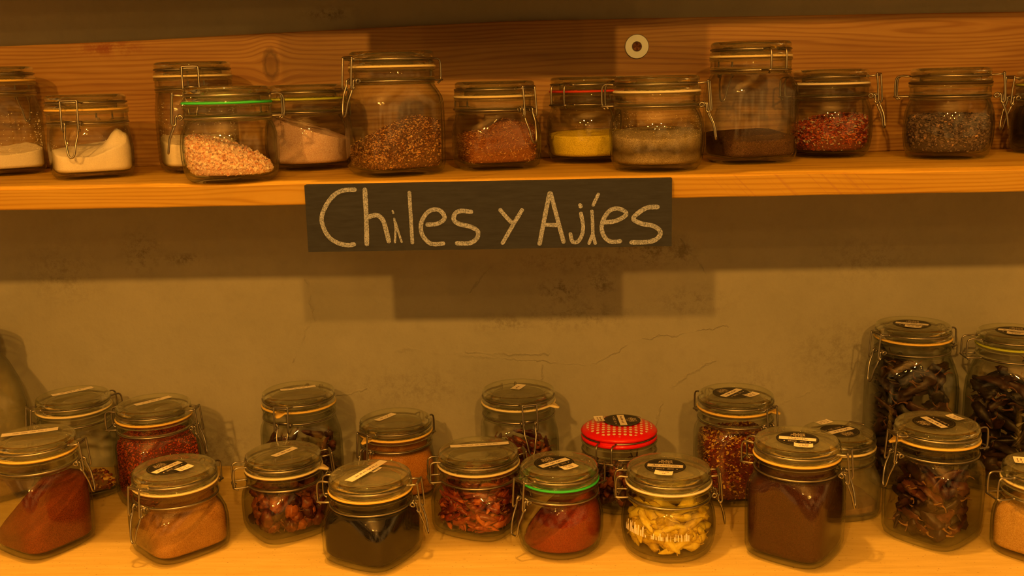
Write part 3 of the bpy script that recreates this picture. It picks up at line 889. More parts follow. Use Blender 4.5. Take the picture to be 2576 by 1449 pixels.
def fill_pods(root_loc, rz, kind, T, s, yaw, spec, seed):
    """spec: (pod kind, count, top height, skin, stem, name, label, category, group, front share)"""
    pk, count, ztop, skin, stemm, nm, label, cat, group, scale, mind = spec
    rr = random.Random(seed); placed = []
    B = Matrix.Translation(root_loc) @ Matrix.Rotation(rz, 4, 'Z')
    tries = 0
    protos = {}
    while len(placed) < count and tries < count * 120:
        tries += 1
        var = rr.randint(0, 3)
        pod, stem, sample = pod_mesh(pk, var, skin)
        th = rr.uniform(-pi * 1.02, .02 * pi) if rr.random() < .8 else rr.uniform(0, pi)
        z = .0095 + (ztop - .0095) * rr.random() ** 1.2
        r = rin(kind, T, s, yaw, th, max(.01, z)) * (rr.uniform(.62, .98) if rr.random() < .75 else rr.uniform(.2, .7))
        sc = scale * rr.uniform(.82, 1.12)
        R = Matrix.Rotation(th + pi / 2 + rr.uniform(-.55, .55), 4, 'Z') @ Matrix.Rotation(rr.uniform(-.8, .8), 4, 'Y') @ Matrix.Rotation(rr.uniform(0, 6.28), 4, 'X')
        if rr.random() < .5: R = R @ Matrix.Rotation(pi, 4, 'Z')
        c = Vector((r * cos(th), r * sin(th), z))
        mind_ = mind * (1 if tries < count * 80 else .75)
        if any((c - p).length < mind_ for p in placed): continue
        Mx = Matrix.Translation(c) @ R @ Matrix.Scale(sc, 4)
        ok = False
        for att in range(8):
            ok = True; push = 0; dz = 0
            for q in sample:
                w = Mx @ q
                if w.z < .0096: dz = max(dz, .0096 - w.z)
                rw = sqrt(w.x ** 2 + w.y ** 2); lim = rin(kind, T, s, yaw, atan2(w.y, w.x), max(.01, w.z)) - .0016 - max(0, .014 - w.z) * .5
                if rw > lim: push = max(push, rw - lim)
            if push > 0 or dz > 0:
                ok = False
                cc = Mx.translation; h = Vector((cc.x, cc.y, 0)); 
                if h.length > 1e-5: h.normalize()
                Mx = Matrix.Translation((-h.x * (push + .0002), -h.y * (push + .0002), dz + .0001 if dz else 0)) @ Mx
            else: break
        if not ok: continue
        if Mx.translation.z > ztop + .012: continue
        placed.append(Mx.translation.copy())
        W = B @ Mx
        if var not in protos:
            o = link(nm, pod, MATS[skin]); st = link('stem', stem, MATS[stemm], o)
            protos[var] = (o, st)
        else:
            po, ps = protos[var]
            o = po.copy(); COL.objects.link(o)
            st = ps.copy(); COL.objects.link(st); st.parent = o
        o.matrix_world = W
        tag(o, label, cat, group)
    return placed

# ------------------------------------------------------------------ the jars
POS = {
'U1':(-0.7437,1.4095,0.1424,0.953),
'U2':(-0.5921,1.3361,0.1042,0.985),
'U3':(-0.4739,1.4013,0.1426,0.989),
'U4':(-0.3831,1.2450,0.1106,1.022),
'U5':(-0.3245,1.4006,0.1100,1.028),
'U6':(-0.1934,1.2930,0.1473,1.030),
'U7':(-0.0729,1.3494,0.1087,1.016),
'U8':(0.0471,1.4228,0.1113,1.006),
'U9':(0.1244,1.2833,0.1113,1.021),
'U10':(0.2502,1.3670,0.1500,1.007),
'U11':(0.3672,1.4298,0.1136,0.977),
'U12':(0.5015,1.3719,0.1122,0.970),
'U13':(0.6526,1.4159,0.1061,0.947),
'L1':(-0.6882,1.4128,0.1460,1.007),
'L2':(-0.5605,1.3806,0.1429,1.011),
'L3':(-0.6592,1.2392,0.1460,0.994),
'L4':(-0.4798,1.2283,0.1070,1.030),
'L5':(-0.3553,1.2794,0.1062,0.981),
'L6':(-0.3668,1.4221,0.1464,1.024),
'L7':(-0.2274,1.4046,0.1094,1.010),
'L8':(-0.2289,1.2023,0.1068,1.007),
'L9':(-0.1028,1.2859,0.1062,1.045),
'L10':(-0.0544,1.4178,0.1467,1.020),
'L11':(0.0011,1.2275,0.1078,0.962),
'L12':(0.0829,1.3609,0.1130,1.009),
'L13':(0.1342,1.2195,0.1062,1.029),
'L14':(0.2426,1.3843,0.1470,1.020),
'L15':(0.2859,1.2077,0.1440,1.012),
'L16':(0.3673,1.3293,0.1104,0.946),
'L17':(0.4656,1.2515,0.1476,0.996),
'L18':(0.4950,1.4400,0.2265,1.012),
'L19':(0.6235,1.4195,0.2200,0.944),
'L20':(0.5762,1.2025,0.1107,0.940),
'L0':(-0.8448,1.4150,0.2450,1.000),
}

P3 = ('PVP 30g', '2,80€')
# key: body kind, body yaw, latch azimuth, lever tip, gasket, tab azimuth, glass, jar label, lid labels, contents
JARS = {
'U1': ('square', 10, 150, 0, 'orange', None, 'glass', 'tall jar of white salt cut by the left edge, upper shelf', None,
       ('powder', 'white_salt', 'salt', 'white salt lying low in the tall jar at the far left of the upper shelf', 'salt', (.031, .10, .1, [(-.02, -.03, .006, .02)]), None, (260, .0009, .082), 'chip_salt')),
'U2': ('square', 5, -19, 0, 'orange', None, 'glass', 'squat square jar of white salt with its latch facing front', None,
       ('powder', 'white_salt', 'salt', 'white salt heaped to the right in the squat square jar', 'salt', (.036, .10, .1, [(.034, -.022, .024, .016), (-.045, -.02, .008, .02), (.0, -.04, -.004, .015)]), None, (40, .0007, .06), 'chip_salt')),
'U3': ('square', 8, -3, 0, 'cream', None, 'glass', 'tall jar of white salt behind the pink salt jar', None,
       ('powder', 'white_salt', 'salt', 'white salt in the tall jar behind the green-sealed pink salt', 'salt', (.041, -.05, .1, []), None, (170, .0009, .09), 'chip_salt')),
'U4': ('round', 0, -86, 1, 'green', None, 'glass', 'round jar with bright green seal holding coarse pink salt, upper shelf', ('strip', (2, -.004, .004, .036, .010), (-12, .010, -.010, .024, .010)),
       ('powder', 'coarse_pink_salt', 'salt', 'coarse pink salt crystals in the green-sealed upper jar', 'pink_core', (.033, -.38, .22, [(-.02, -.02, .006, .02), (.02, -.02, .003, .02)]), (2600, .0023, 1.0, .85), None, 'chip_pink')),
'U5': ('round', 0, 126, 0, 'lime', None, 'glass', 'round jar of fine pink salt with a yellow-green seal', None,
       ('powder', 'fine_pink_salt', 'salt', 'fine speckled pink salt sloping down to the right', 'salt_pink', (.055, -.32, .05, []), None, None, None)),
'U6': ('square', 25, -57, 0, 'cream', None, 'glass', 'tall square jar of mixed brown spice, its latch hanging at left', None,
       ('powder', 'brown_spice_mix', 'spice', 'coarse brown spice mix rising to the right in a tall jar', 'brown_core', (.048, .34, .25, [(.02, -.02, .004, .02)]), (4600, .0012, 1.3, .7), None, 'chip_brown')),
'U7': ('square', 15, 43, 0, 'cream', None, 'glass', 'squat square jar of orange-brown needles above the chalkboard sign', None,
       ('powder', 'dried_herb_needles', 'spice', 'orange-brown herb needles heaped in a squat square jar', 'rooibos_core', (.046, .12, .1, [(.012, -.015, .016, .026)]), (3600, .0009, 3.0, .7), None, 'chip_rooi')),
'U8': ('round', 0, 143, 0, 'red', None, 'glass', 'round jar of yellow powder with a red seal', None,
       ('powder', 'yellow_powder', 'spice', 'yellow powder in the red-sealed round jar', 'yellow', (.038, .02, .05, [(0, -.01, .005, .03)]), None, (70, .0005, .07), 'chip_beige')),
'U9': ('round', 0, 82, 1, 'white', None, 'glass', 'round jar of sandy grey-flecked spice over the right end of the sign', None,
       ('powder', 'sandy_spice', 'spice', 'sandy beige ground spice with a dark grey layer', 'beige', (.044, .0, .1, []), None, (520, .00055, .072), 'chip_beige')),
'U10': ('square', 25, -149, 0, 'cream', None, 'glass', 'tall square jar of dark brown powder, tallest on the upper shelf', None,
       ('powder', 'dark_brown_powder', 'spice', 'dark brown ground spice low in the tallest upper jar', 'darkbrown', (.034, -.02, .1, []), None, (90, .0005, .07), 'chip_mud')),
'U11': ('round', 0, 75, 1, 'white', None, 'glass', 'round jar of red and white flakes right of the tallest upper jar', None,
       ('powder', 'red_and_white_flakes', 'spice', 'red chilli flakes mixed with white salt crystals', 'redflake_core', (.046, .12, .15, []), (2300, .0020, 1.2, .45), None, 'chip_mix')),
'U12': ('round', 0, 86, 0, 'dark', None, 'glass', 'round jar of purplish grey grains at the right of the upper shelf', ('strip', (20, .022, .006, .022, .012)),
       ('powder', 'grey_salt_grains', 'spice', 'purplish grey grains filling over half of a round jar', 'grey_core', (.052, .0, .02, []), (3600, .0020, 1.2, .75), None, 'chip_grey')),
'U13': ('round', 0, -60, 0, 'lime', None, 'glass', 'jar of dark spice cut by the right edge, upper shelf', None,
       ('powder', 'black_powder', 'spice', 'very dark spice in the jar cut by the right edge of the upper shelf', 'black', (.060, 0, 0, []), None, None, None)),
'L0': ('huge', 5, 150, 0, 'orange', None, 'glass_dusty', 'very large clouded jar cut by the left edge, lower shelf', None,
       ('powder', 'pale_brown_spice', 'spice', 'pale brown spice dust in the very large left jar', 'residue', (.045, 0, 0, []), None, None, None)),
'L1': ('square', 10, -72, 0, 'cream', None, 'glass', 'almost empty tall jar with a paper strip, back left of the lower shelf', ('strip', (17, 0, .012, .057, .008)),
       ('powder', 'chili_remnants', 'spice', 'last dark red and orange bits at the bottom of a near-empty jar', 'residue', (.010, .10, 0, []), (500, .0026, 1.8, .5), None, 'chip_flake')),
'L2': ('square', 22, 68, 0, 'orange', None, 'glass', 'tall square jar full of red chilli flakes, latch at right', ('strip', (25, 0, .004, .052, .008)),
       ('powder', 'red_chili_flakes', 'spice', 'fine red chilli flakes filling a tall square jar', 'redflake_core', (.098, .0, -.02, []), (4600, .0013, 1.2, .6), None, 'chip_red')),
'L3': ('square', 32, 62, 0, 'orange', None, 'glass', 'large square jar of orange-red powder at the front left corner', ('strip', (-6, -.004, .012, .066, .010)),
       ('powder', 'paprika_powder', 'spice', 'orange-red powder rising steeply to the right in the front left jar', 'paprika', (.054, .66, .25, [(.0, -.02, .006, .02)]), None, None, None)),
'L4': ('square', 24, -52, 0, 'cream', None, 'glass', 'squat square jar of tan powder with a round black sticker, front left', ('oval', 42, -.008, .006, None, None, (.002, -.027, -6)),
       ('powder', 'tan_powder', 'spice', 'tan-brown ground spice banked up to the right in a squat jar', 'cumin', (.044, .50, .30, [(-.02, -.03, .006, .012)]), None, None, None)),
'L5': ('square', 22, 97, 0, 'cream', 70, 'glass', 'squat square jar of round dark red peppers with short paper strip', ('strip', (42, .002, .004, .038, .008)),
       ('pods', ('nora', 70, .062, 'pod_nora', 'stem_dark', 'round_dried_pepper', 'round wrinkled dark red dried pepper in the squat square jar', 'pepper', 'round dried peppers in one jar', .80, .0118))),
'L6': ('square', 15, -24, 0, 'orange', -30, 'glass', 'tall jar against the wall with faint strip and tongue of orange seal', ('strip', (8, .0, .014, .050, .007)),
       ('pods', ('bird', 110, .072, 'pod_dark', 'stem_dark', 'small_dark_chili', 'small dark dried chilli in the tall jar against the wall behind the round peppers', 'chilli', 'small dark chillies in a tall back jar', 1.1, .0078))),
'L7': ('square', 10, -48, 0, 'orange', -50, 'glass', 'squat jar of ochre powder behind the black powder jar', ('strip', (48, -.014, .010, .036, .008)),
       ('powder', 'ochre_powder', 'spice', 'orange ochre powder nearly filling a jar by the wall', 'ochre', (.072, .02, 0, []), None, None, None)),
'L8': ('square', -38, 72, 0, 'orange', None, 'glass', 'squat jar of black powder with long diagonal paper strip, front row', ('strip', (54, -.004, .004, .074, .009), (54, .006, .014, .018, .008)),
       ('powder', 'black_powder', 'spice', 'nearly black ground spice in the front row jar', 'black', (.068, .0, .02, []), None, None, None)),
'L9': ('square', -28, 100, 0, 'cream', None, 'glass', 'squat square jar of shiny red chillies with a long straight paper strip', ('strip', (4, .002, .010, .076, .0075)),
       ('pods', ('bird', 190, .066, 'pod_red', 'stem_dark', 'small_red_chili', 'small shiny red dried chilli in the squat jar left of the green-sealed one', 'chilli', 'small red chillies in one jar', 1.05, .0068))),
'L10': ('square', 10, 14, 0, 'cream', 65, 'glass', 'tall jar by the wall with a small tag and its latch in front', ('strip', (66, .0, .010, .024, .011)),
       ('pods', ('bird', 110, .072, 'pod_nora', 'stem_dark', 'small_maroon_chili', 'small maroon dried chilli in the tall jar with the small lid tag', 'chilli', 'small maroon chillies in a tall back jar', 1.15, .0078))),
'L11': ('round', 0, -52, 1, 'green', None, 'glass', 'round jar with green seal and brick red powder, front row', ('oval', 39, -.006, .006, None, ('PVP 30g', '2.60€'), (.000, -.028, -4)),
       ('powder', 'cayenne_powder', 'spice', 'brick red powder heaped to the right in the green-sealed front jar', 'cayenne', (.047, .88, .10, [(.012, -.02, .008, .02)]), None, None, None)),
'L12': ('round', 0, 162, 0, None, None, 'glass', 'round jar with a red polka dot metal lid', ('oval', -83, .004, .008, None, None, (.002, -.031, 4)),
       ('pods', ('nora', 80, .060, 'pod_nora', 'stem_dark', 'small_round_dark_pepper', 'small round dark pepper in the polka dot lidded jar', 'pepper', 'small round peppers under the polka dot lid', .60, .0088))),
'L13': ('round', 0, 96, 0, 'white', None, 'glass', 'round jar of yellow dried chillies, front row', ('oval', -3, -.004, .004, 'Ají amarillo', ('PVP 30g', '3€'), (.000, -.031, -4)),
       ('pods', ('yellow', 90, .062, 'pod_yellow', 'stem_pale', 'yellow_dried_chili', 'wrinkled yellow dried chilli in the round front jar', 'chilli', 'yellow dried chillies in one jar', .88, .0100))),
'L14': ('square', 15, 50, 0, 'orange', 72, 'glass', 'tall jar of coarse chilli flakes and seeds by the wall', ('oval', 60, -.006, .004, None, None, (.0, -.030, -10)),
       ('powder', 'crushed_chili', 'spice', 'crushed dark red chilli with yellow seeds in the tall jar by the wall', 'redflake_core', (.082, .02, .15, [(0, -.02, .01, .03)]), (3200, .0021, 1.4, .4), None, 'chip_flake')),
'L15': ('square', -22, 76, 0, 'orange', None, 'glass', 'large square jar of dark brick powder labelled chipotle, front row', ('oval', -2, .0, .004, 'chipotle', ('PVR 30g', '2,80€'), (.008, -.030, 2)),
       ('powder', 'chipotle_powder', 'spice', 'dark brick brown powder filling the large front jar', 'chipotle', (.114, .0, 0, []), None, None, None)),
'L16': ('square', 24, 158, 0, 'cream', None, 'glass_dusty', 'cloudy, almost empty squat jar half behind the large front jar of brick powder', ('oval', -135, .002, .006, None, None, (.0, -.030, 0)),
       ('powder', 'brown_dust', 'spice', 'thin layer of pale brown powder in the cloudy jar', 'residue', (.016, .10, .0, []), None, None, None)),
'L17': ('square', -26, -54, 0, 'orange', -62, 'glass', 'large square jar with a few leathery stemmed chillies, front right', ('oval', 126, -.004, .004, None, None, (.0, -.030, 8)),
       ('pods', ('broad', 62, .090, 'pod_dark', 'stem', 'stemmed_dark_chili', 'leathery dark chilli with pale curved stem in the large front right jar', 'chilli', 'leathery stemmed chillies in one jar', .76, .0105))),
'L18': ('big', 12, -50, 0, 'orange', None, 'glass', 'tallest jar of black chillies against the wall, latch at left', ('oval', -4, -.002, .006, None, None, (.004, -.028, 0)),
       ('pods', ('long', 100, .176, 'pod_black', 'stem_dark', 'long_black_chili', 'long black dried chilli in the tallest jar by the wall', 'chilli', 'black chillies in the tallest jar', .85, .0135))),
'L19': ('big', -10, 112, 0, 'lime', None, 'glass', 'tall jar of black chillies cut by the right edge', ('oval', -3, .002, .006, None, ('PVP 30g', '3,20€'), (.002, -.028, 0)),
       ('pods', ('long', 95, .168, 'pod_black', 'stem_dark', 'long_dark_chili', 'long dark dried chilli in the tall jar cut by the right edge', 'chilli', 'dark chillies in the jar at the right edge', .85, .0135))),
'L20': ('square', -20, 125, 0, 'cream', None, 'glass', 'squat jar of golden powder in the front right corner', ('oval', -80, .006, .004, None, None, (.0, -.034, 0)),
       ('powder', 'golden_powder', 'spice', 'golden tan powder in the jar at the front right corner', 'tanpow', (.058, .05, .05, [(-.035, -.02, .012, .02)]), None, (120, .0006, .068), 'chip_beige')),
}

_body_rows = body_rows
def body_rows(kind, T, s=1.0):
    if kind == 'huge':
        n = T - 0.035
        o = [(.062, 0, .7), (.070, .002, .8), (.0745, .008, .9), (.0760, .02, 1), (.0760, .5 * n, 1), (.0750, n - .075, 1), (.0700, n - .045, .8), (.0620, n - .025, .4), (.0540, n - .012, .1), (.0498, n - .0065, 0)]
        return [(r * s, z, q) for r, z, q in o]
    return _body_rows(kind, T, s)

def make_jar(key):
    kind, yaw, latch, tip, gask, tab, gl, label, labs, cont = JARS[key]
    x, y, T, s = POS[key]; up = key[0] == 'U'
    z = ZU if up else 0.0
    z += 0.0002
    rz = atan2(-x, y)
    seed = sum(map(ord, key)) * 7
    root = empty('clip_top_jar', (x, y, z), rz)
    tag(root, label, 'jar', 'clip-top jars on the upper shelf' if up else 'clip-top jars on the lower shelf')
    yw = radians(yaw)
    if kind == 'round': yw = 0.0
    M = MATS
    b = link('glass_body', body_mesh(kind, T, s, gl), None, root, (0, 0, 0), yw)
    lz = T
    if key == 'L12':
        ld = link('enamel_lid', enamel_lid_mesh(s), M['polka'], root, (0, 0, T)); ld['label'] = 'red enamel lid with white polka dots'
        lidz = T - .0129
    else:
        link('glass_lid', lid_mesh(s), None, root, (0, 0, T))
        lidz = T - .0097
        g = link('gasket', gasket_mesh(s, radians(tab - 90) if tab is not None else None), M['gasket_' + gask], root, (0, 0, T - .0184))
        g['label'] = {'cream': 'cream', 'white': 'white', 'orange': 'orange', 'green': 'bright green', 'lime': 'yellow-green', 'red': 'red', 'dark': 'dark'}[gask] + ' rubber sealing ring'
    lidw, neckw, bail, levers = wires(s)
    la = radians(latch - 90)
    link('lid_wire', lidw, M['wire'], root, (0, 0, lidz), la)
    link('neck_wire', neckw, M['wire'], root, (0, 0, T - .035), la)
    link('bail', bail, M['wire'], root, (0, 0, lidz), la)
    link('latch_lever', levers[tip], M['wire'], root, (0, 0, T - .035), la)
    if labs:
        lid_labels(root, T, labs, seed, top=-.0024 if key != 'L12' else .0012)
    if key == 'L13':      # barcode strip on the glass
        v, f = [], []; rr = random.Random(4)
        a = radians(-150); hgt0 = .034
        while a < radians(-58):
            w = rr.choice((.010, .014, .022, .03)) ; hh = rr.uniform(.004, .013) * (1.2 if a < radians(-120) else .8)
            if rr.random() < (.85 if a < radians(-118) else .45):
                zc = .036 - (a - radians(-150)) * .002
                n = 2; R = .0581 * s
                for i in range(n + 1):
                    th = a + w * i / n
                    for zz in (zc, zc + hh):
                        rr_ = _outer_r('round', T, s, zz) + .0004
                        v.append((rr_ * cos(th), rr_ * sin(th), zz))
                bb = len(v) - 2 * (n + 1)
                for i in range(n): f.append((bb + 2 * i, bb + 2 * i + 2, bb + 2 * i + 3, bb + 2 * i + 1))
            a += w + rr.choice((.006, .008, .012))
        put('barcode_sticker', mesh('barcode_sticker', v, f, False), M['paper'], root, (0, 0, 0))
    # contents
    if cont[0] == 'powder':
        _, nm, cat, lab, mat, hp, chips, specks, chipmat = cont
        H = height_fn(*hp)
        me, nf0 = contents_mesh(kind, T, s, yw, H, chips=chips, seed=seed % 50, specks=specks, rough=.0008 if not chips else .0004, gap=.0005 if not chips else .0008 + chips[1] * 1.45 * (1 + .85 * (chips[2] - 1)))
        me.materials.append(M[mat])
        if chipmat:
            me.materials.append(M[chipmat])
            me.polygons.foreach_set('material_index', [0] * nf0 + [1] * (len(me.polygons) - nf0))
        o = link(nm, me, None, None, (x, y, z), rz)
        tag(o, lab, cat, None, 'stuff')
    else:
        fill_pods((x, y, z), rz, kind, T, s, yw, cont[1], seed)
        if key in ('L13', 'L5', 'L9'):
            pass
    return root

def _outer_r(kind, T, s, z):
    o = body_rows(kind, T, s)
    for a, b in zip(o[:-1], o[1:]):
        if a[1] <= z <= b[1]:
            t = (z - a[1]) / max(1e-9, b[1] - a[1]); return a[0] + (b[0] - a[0]) * t
    return o[-1][0]

# ------------------------------------------------------------------ setting
def build_setting():
    M = MATS
    v, f = box_vf(-2.6, 2.6, YW, YW + .14, -.95, 2.55)
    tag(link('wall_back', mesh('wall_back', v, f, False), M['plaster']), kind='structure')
    v, f = box_vf(-2.6, 2.6, -3.2, YW + .14, -1.05, -.95)
    tag(link('floor', mesh('floor', v, f, False), M['floor']), kind='structure')
    v, f = box_vf(-2.6, 2.6, -3.2, YW + .14, 2.55, 2.65)
    tag(link('ceiling', mesh('ceiling', v, f, False), M['ceiling']), kind='structure')
    def topline(x):
        P = [(-1.3, .626), (-.774, .6329), (-.575, .6362), (-.410, .6413), (-.054, .6495), (.179, .6484), (.636, .6447), (1.3, .641)]
        for (a, za), (b, zb) in zip(P[:-1], P[1:]):
            if a <= x <= b: return za + (zb - za) * (x - a) / (b - a)
        return P[-1][1]
    o = board('back_board', -1.3, 1.3, YB, YW, ZU + .0003, .63, M['pine_dark'], 80, top=topline, seed=3)
    tag(o, 'long orange pine board fixed to the wall behind the upper shelf', 'board')
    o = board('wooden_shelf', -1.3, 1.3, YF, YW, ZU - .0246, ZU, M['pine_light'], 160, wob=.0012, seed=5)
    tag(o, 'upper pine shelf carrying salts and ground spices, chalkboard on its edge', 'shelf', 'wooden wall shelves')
    o = board('wooden_shelf', -1.3, 1.3, .96, YW, -.026, 0, M['pine_pale'], 60, seed=8)
    tag(o, 'pale lower shelf carrying the chilli jars', 'shelf', 'wooden wall shelves')
    o = board('wooden_shelf', -1.3, 1.3, YF, YW, .737, .7616, M['pine_light'], 60, seed=9)
    tag(o, 'topmost shelf, above the long back board', 'shelf', 'wooden wall shelves')
    # washer and screw on the back board
    cx, cz = .1167, .6113
    v, f = [], []
    seg = 40
    prof = [(.0062, 0), (.0062, .0016), (.0070, .0020), (.0158, .0020), (.0166, .0012), (.0166, 0)]
    for r, d in prof:
        for k in range(seg):
            a = 2 * pi * k / seg; v.append((r * cos(a), -d, r * sin(a)))
    for j in range(len(prof)):
        j2 = (j + 1) % len(prof)
        for k in range(seg): f.append((j * seg + k, j * seg + (k + 1) % seg, j2 * seg + (k + 1) % seg, j2 * seg + k))
    w = link('washer', mesh('washer', v, f, False), M['zinc'], None, (cx, YB, cz))
    tag(w, 'large round zinc washer with a rusty screw, high on the back board', 'washer')
    v, f = [], []
    prof = [(0, .0012), (.0012, .0012), (.0030, .0016), (.0056, .0022), (.0060, .0016), (.0060, 0)]
    idx = []
    for r, d in prof:
        if r == 0: idx.append([len(v)]); v.append((0, -d, 0)); continue
        ring = []
        for k in range(32):
            a = 2 * pi * k / 32
            cross = .0009 if (r < .0035 and (k % 8 in (0, 7, 1))) else 0
            ring.append(len(v)); v.append((r * cos(a), -d + cross, r * sin(a)))
        idx.append(ring)
    for a, b in zip(idx[:-1], idx[1:]):
        for k in range(32):
            k2 = (k + 1) % 32
            f.append((a[0], b[k], b[k2]) if len(a) == 1 else (a[k], b[k], b[k2], a[k2]))
    sc = link('screw_head', mesh('screw_head', v, f, False), M['rust'], w, (0, 0, 0)); sc['label'] = 'rusty brown cross-head screw'
    # chalkboard sign
    def sign(loc, label, strokes):
        W, Hh, D = .4145, .0766, .012
        v, f = [], []
        n = 40
        for i in range(n + 1):
            x = W * i / n
            e = noise.noise(Vector((x * 30, 2, 1))) * .0005; e2 = noise.noise(Vector((x * 30, 7, 1))) * .0005
            v += [(x, 0, e), (x, D, 0), (x, D, Hh), (x, 0, Hh + e2)]
        for i in range(n):
            for j in range(4):
                a = i * 4 + j; b = i * 4 + (j + 1) % 4
                f.append((a, a + 4, b + 4, b))
        f.append((0, 1, 2, 3)); f.append((n * 4 + 3, n * 4 + 2, n * 4 + 1, n * 4))
        s = empty('chalkboard_sign', loc)
        tag(s, label, 'sign')
        bo = link('board_panel', mesh('board_panel', v, f, False), M['board'], s)
        for name, segs, width in strokes:
            v, f = [], []
            for si, pts in enumerate(segs):
                P = catmull([Vector(chalk_pt(p)) + Vector((0, -.00015 * si, 0)) for p in pts], 6)
                ribbon(v, f, P, width * .86)
            link('chalk_letter', mesh('chalk_letter', v, f, False), M['chalk'], s)
        return s
    sign((-.2825, YF - .0125, .3833), 'black chalkboard sign reading Chiles y Ajíes in white chalk', CHALK)
    sign((-.2930, YF - .0125, .6830), 'blank black chalkboard strip on the edge of the topmost shelf', [])

def chalk_pt(p):
    """drawing units (2.39 per mm pair) to metres on the sign face"""
    x = (p[0] - 78) / 2370.0
    top = 125 - 63 * x; bot = 555 - 47 * x
    zf = (bot - p[1]) / (bot - top)
    return (x * .4145, -.0004, zf * .0766)

def ribbon(v, f, P, w):
    """a flat chalk stroke with round ends and slightly ragged sides, lying on the board face"""
    n = len(P); r = w / 2
    left, right = [], []
    P = [Vector((p.x, p.y - .0003 * i / n, p.z)) for i, p in enumerate(P)]
    for i, p in enumerate(P):
        t = (P[min(i + 1, n - 1)] - P[max(i - 1, 0)]); t.y = 0; t.normalize()
        nn = Vector((-t.z, 0, t.x))
        j = 1 + .12 * noise.noise(Vector((p.x * 400, p.z * 400, 1)))
        left.append(p + nn * r * j); right.append(p - nn * r * j)
    t0 = (P[0] - P[1]).normalized(); t1 = (P[-1] - P[-2]).normalized()
    capA = [P[0] + (Vector((-(-t0).z, 0, (-t0).x)) * cos(a) + t0 * sin(a)) * r for a in (.4, .9, 1.57, 2.24, 2.74)]
    capB = [P[-1] + (Vector((-t1.z, 0, t1.x)) * -cos(a) + t1 * sin(a)) * r for a in (.4, .9, 1.57, 2.24, 2.74)]
    ring = left[::-1] + capA + right + capB if True else None
    b = len(v)
    # strip faces
    m = len(left)
    for q in left: v.append(q)
    for q in right: v.append(q)
    for i in range(m - 1): f.append((b + i, b + i + 1, b + m + i + 1, b + m + i))
    c = len(v)
    for q in capA: v.append(q)
    f.append((b,) + tuple(range(c, c + 5)) + (b + m,))
    c = len(v)
    for q in capB: v.append(q)
    f.append((b + 2 * m - 1,) + tuple(range(c, c + 5)) + (b + m - 1,))

CW = .0052
CHALK = [
 ('C', [[(405, 150), (330, 155), (270, 185), (215, 250), (180, 330), (190, 400), (225, 460), (280, 495), (340, 508), (382, 503)]], .0058),
 ('h', [[(472, 150), (472, 330), (467, 500)], [(488, 325), (540, 312), (580, 345), (600, 420), (612, 480)]], .0062),
 ('i', [[(646, 286), (650, 298)], [(654, 335), (660, 400), (652, 488)], [(663, 360), (680, 430), (697, 486)]], .0028),
 ('l', [[(760, 165), (763, 330), (766, 490)]], .0048),
 ('e', [[(868, 372), (935, 366), (982, 330), (960, 285), (915, 274), (868, 297), (830, 360), (830, 430), (868, 485), (910, 500), (967, 495)]], .0056),
 ('s', [[(1155, 288), (1090, 282), (1052, 300), (1042, 340), (1075, 367), (1150, 385), (1195, 415), (1188, 460), (1140, 492), (1058, 493)]], .0058),
 ('y', [[(1345, 275), (1378, 315), (1412, 352)], [(1485, 275), (1420, 380), (1355, 490)]], .0052),
 ('A', [[(1665, 165), (1635, 300), (1595, 495)], [(1672, 165), (1705, 300), (1750, 480)], [(1640, 370), (1720, 372)]], .0056),
 ('j', [[(1860, 240), (1863, 250)], [(1865, 295), (1878, 380), (1868, 440), (1842, 480), (1808, 480), (1795, 430)]], .0050),
 ('i2', [[(1977, 170), (1960, 205), (1944, 240)], [(1935, 280), (1939, 350), (1940, 440)], [(1940, 430), (1915, 490)], [(1940, 430), (1955, 490)]], .0044),
 ('e2', [[(2010, 352), (2080, 345), (2145, 312), (2150, 282), (2100, 262), (2050, 275), (2008, 335), (1998, 400), (2020, 455), (2060, 480), (2115, 476)]], .0056),
 ('s2', [[(2355, 250), (2290, 255), (2232, 290), (2202, 330), (2255, 360), (2330, 375), (2374, 412), (2358, 455), (2300, 480), (2190, 484)]], .0060),
]

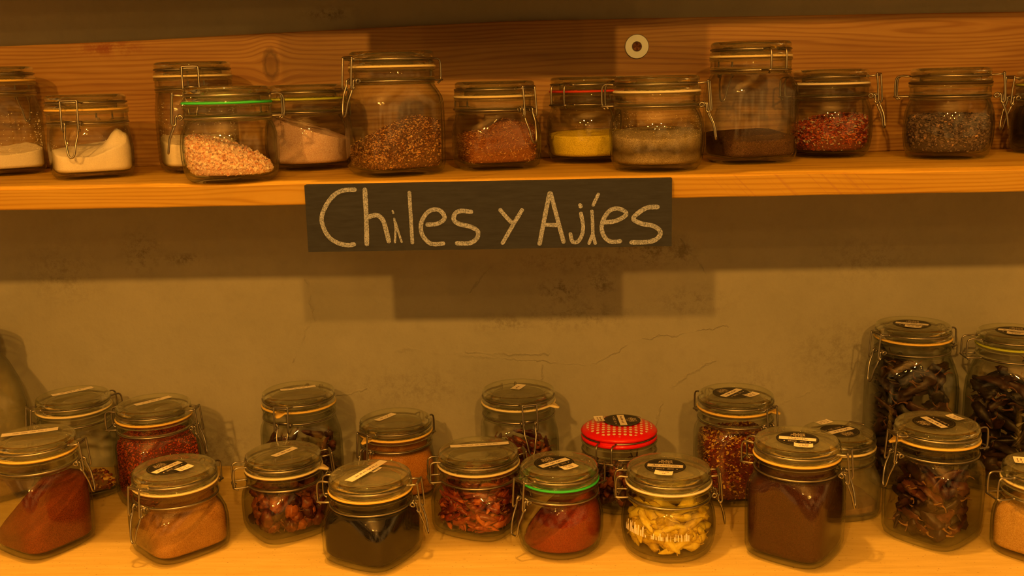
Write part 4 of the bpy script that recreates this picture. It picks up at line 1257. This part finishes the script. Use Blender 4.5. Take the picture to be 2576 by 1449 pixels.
def build_lights():
    def lamp(name, loc, power, rad, col=(1.0, 0.405, 0.052)):
        L = bpy.data.lights.new(name, 'POINT'); L.energy = power; L.shadow_soft_size = rad; L.color = col
        o = bpy.data.objects.new(name, L); COL.objects.link(o); o.location = loc
        return o
    lamp('shop_lamp', (-.625, -1.30, 1.585), 130, .038)
    lamp('shop_lamp', (.40, -1.30, 1.585), 96, .038)
    lamp('shop_lamp', (-.15, -2.2, 1.65), 14, .035)
    lamp('shelf_spot', (-.38, 1.00, 2.24), 96, .045)
    for q in ((-.50, -2.4, 1.45), (.18, -2.6, 1.45), (1.0, -2.1, 1.6), (-1.5, -1.9, 1.65)):   # small weak lamps added only for extra sparkle on the glass
        lamp('sparkle_lamp', q, 13, .028)
    w = bpy.data.worlds.new('room_light'); SC.world = w; w.use_nodes = True
    bg = w.node_tree.nodes['Background']; bg.inputs[0].default_value = (1.0, 0.46, 0.085, 1); bg.inputs[1].default_value = 0.30
    nt = w.node_tree   # the dim shop beyond: lit goods and dark gaps instead of an even grey
    tc = nt.nodes.new('ShaderNodeTexCoord'); nz = nt.nodes.new('ShaderNodeTexNoise'); nz.inputs['Scale'].default_value = 3.2; nz.inputs['Detail'].default_value = 3
    rp = nt.nodes.new('ShaderNodeValToRGB'); cr = rp.color_ramp
    cr.elements[0].position = .46; cr.elements[0].color = (.16, .07, .013, 1)
    cr.elements[1].position = .64; cr.elements[1].color = (3.4, 1.58, .30, 1)
    nt.links.new(tc.outputs['Generated'], nz.inputs['Vector']); nt.links.new(nz.outputs['Fac'], rp.inputs[0]); nt.links.new(rp.outputs[0], bg.inputs[0])

def build_camera():
    cam = bpy.data.cameras.new('camera'); o = bpy.data.objects.new('camera', cam); COL.objects.link(o)
    cam.sensor_width = 36; cam.sensor_fit = 'HORIZONTAL'; cam.lens = 2648.56 / 2576 * 36
    cam.clip_start = .02
    p, r, y = 0.19967, -0.02370, 0.04208
    right0 = Vector((cos(y), sin(y), 0)); fwd = Vector((-sin(y) * cos(p), cos(y) * cos(p), -sin(p))); up0 = right0.cross(fwd)
    right = right0 * cos(r) + up0 * sin(r); up = up0 * cos(r) - right0 * sin(r)
    m = Matrix((right, up, -fwd)).transposed().to_4x4(); m.translation = (0, 0, .5771)
    o.matrix_world = m
    SC.camera = o

def main():
    MATS['lime_print'] = plain('olive_print', (0.20, 0.19, 0.06), 0.6)
    build_materials()
    build_setting()
    for k in JARS: make_jar(k)
    build_lights(); build_camera()
    SC.cycles.transparent_max_bounces = 40
    SC.cycles.max_bounces = 7
    SC.cycles.glossy_bounces = 3
    SC.cycles.sample_clamp_indirect = 8
    SC.cycles.caustics_reflective = False
    SC.cycles.caustics_refractive = False
    SC.cycles.use_denoising = True
    vs = SC.view_settings
    SC.display_settings.display_device = 'sRGB'
    vs.view_transform = 'Standard'; vs.look = 'None'; vs.gamma = 1; vs.use_curve_mapping = False
    vs.exposure = 0.0
main()
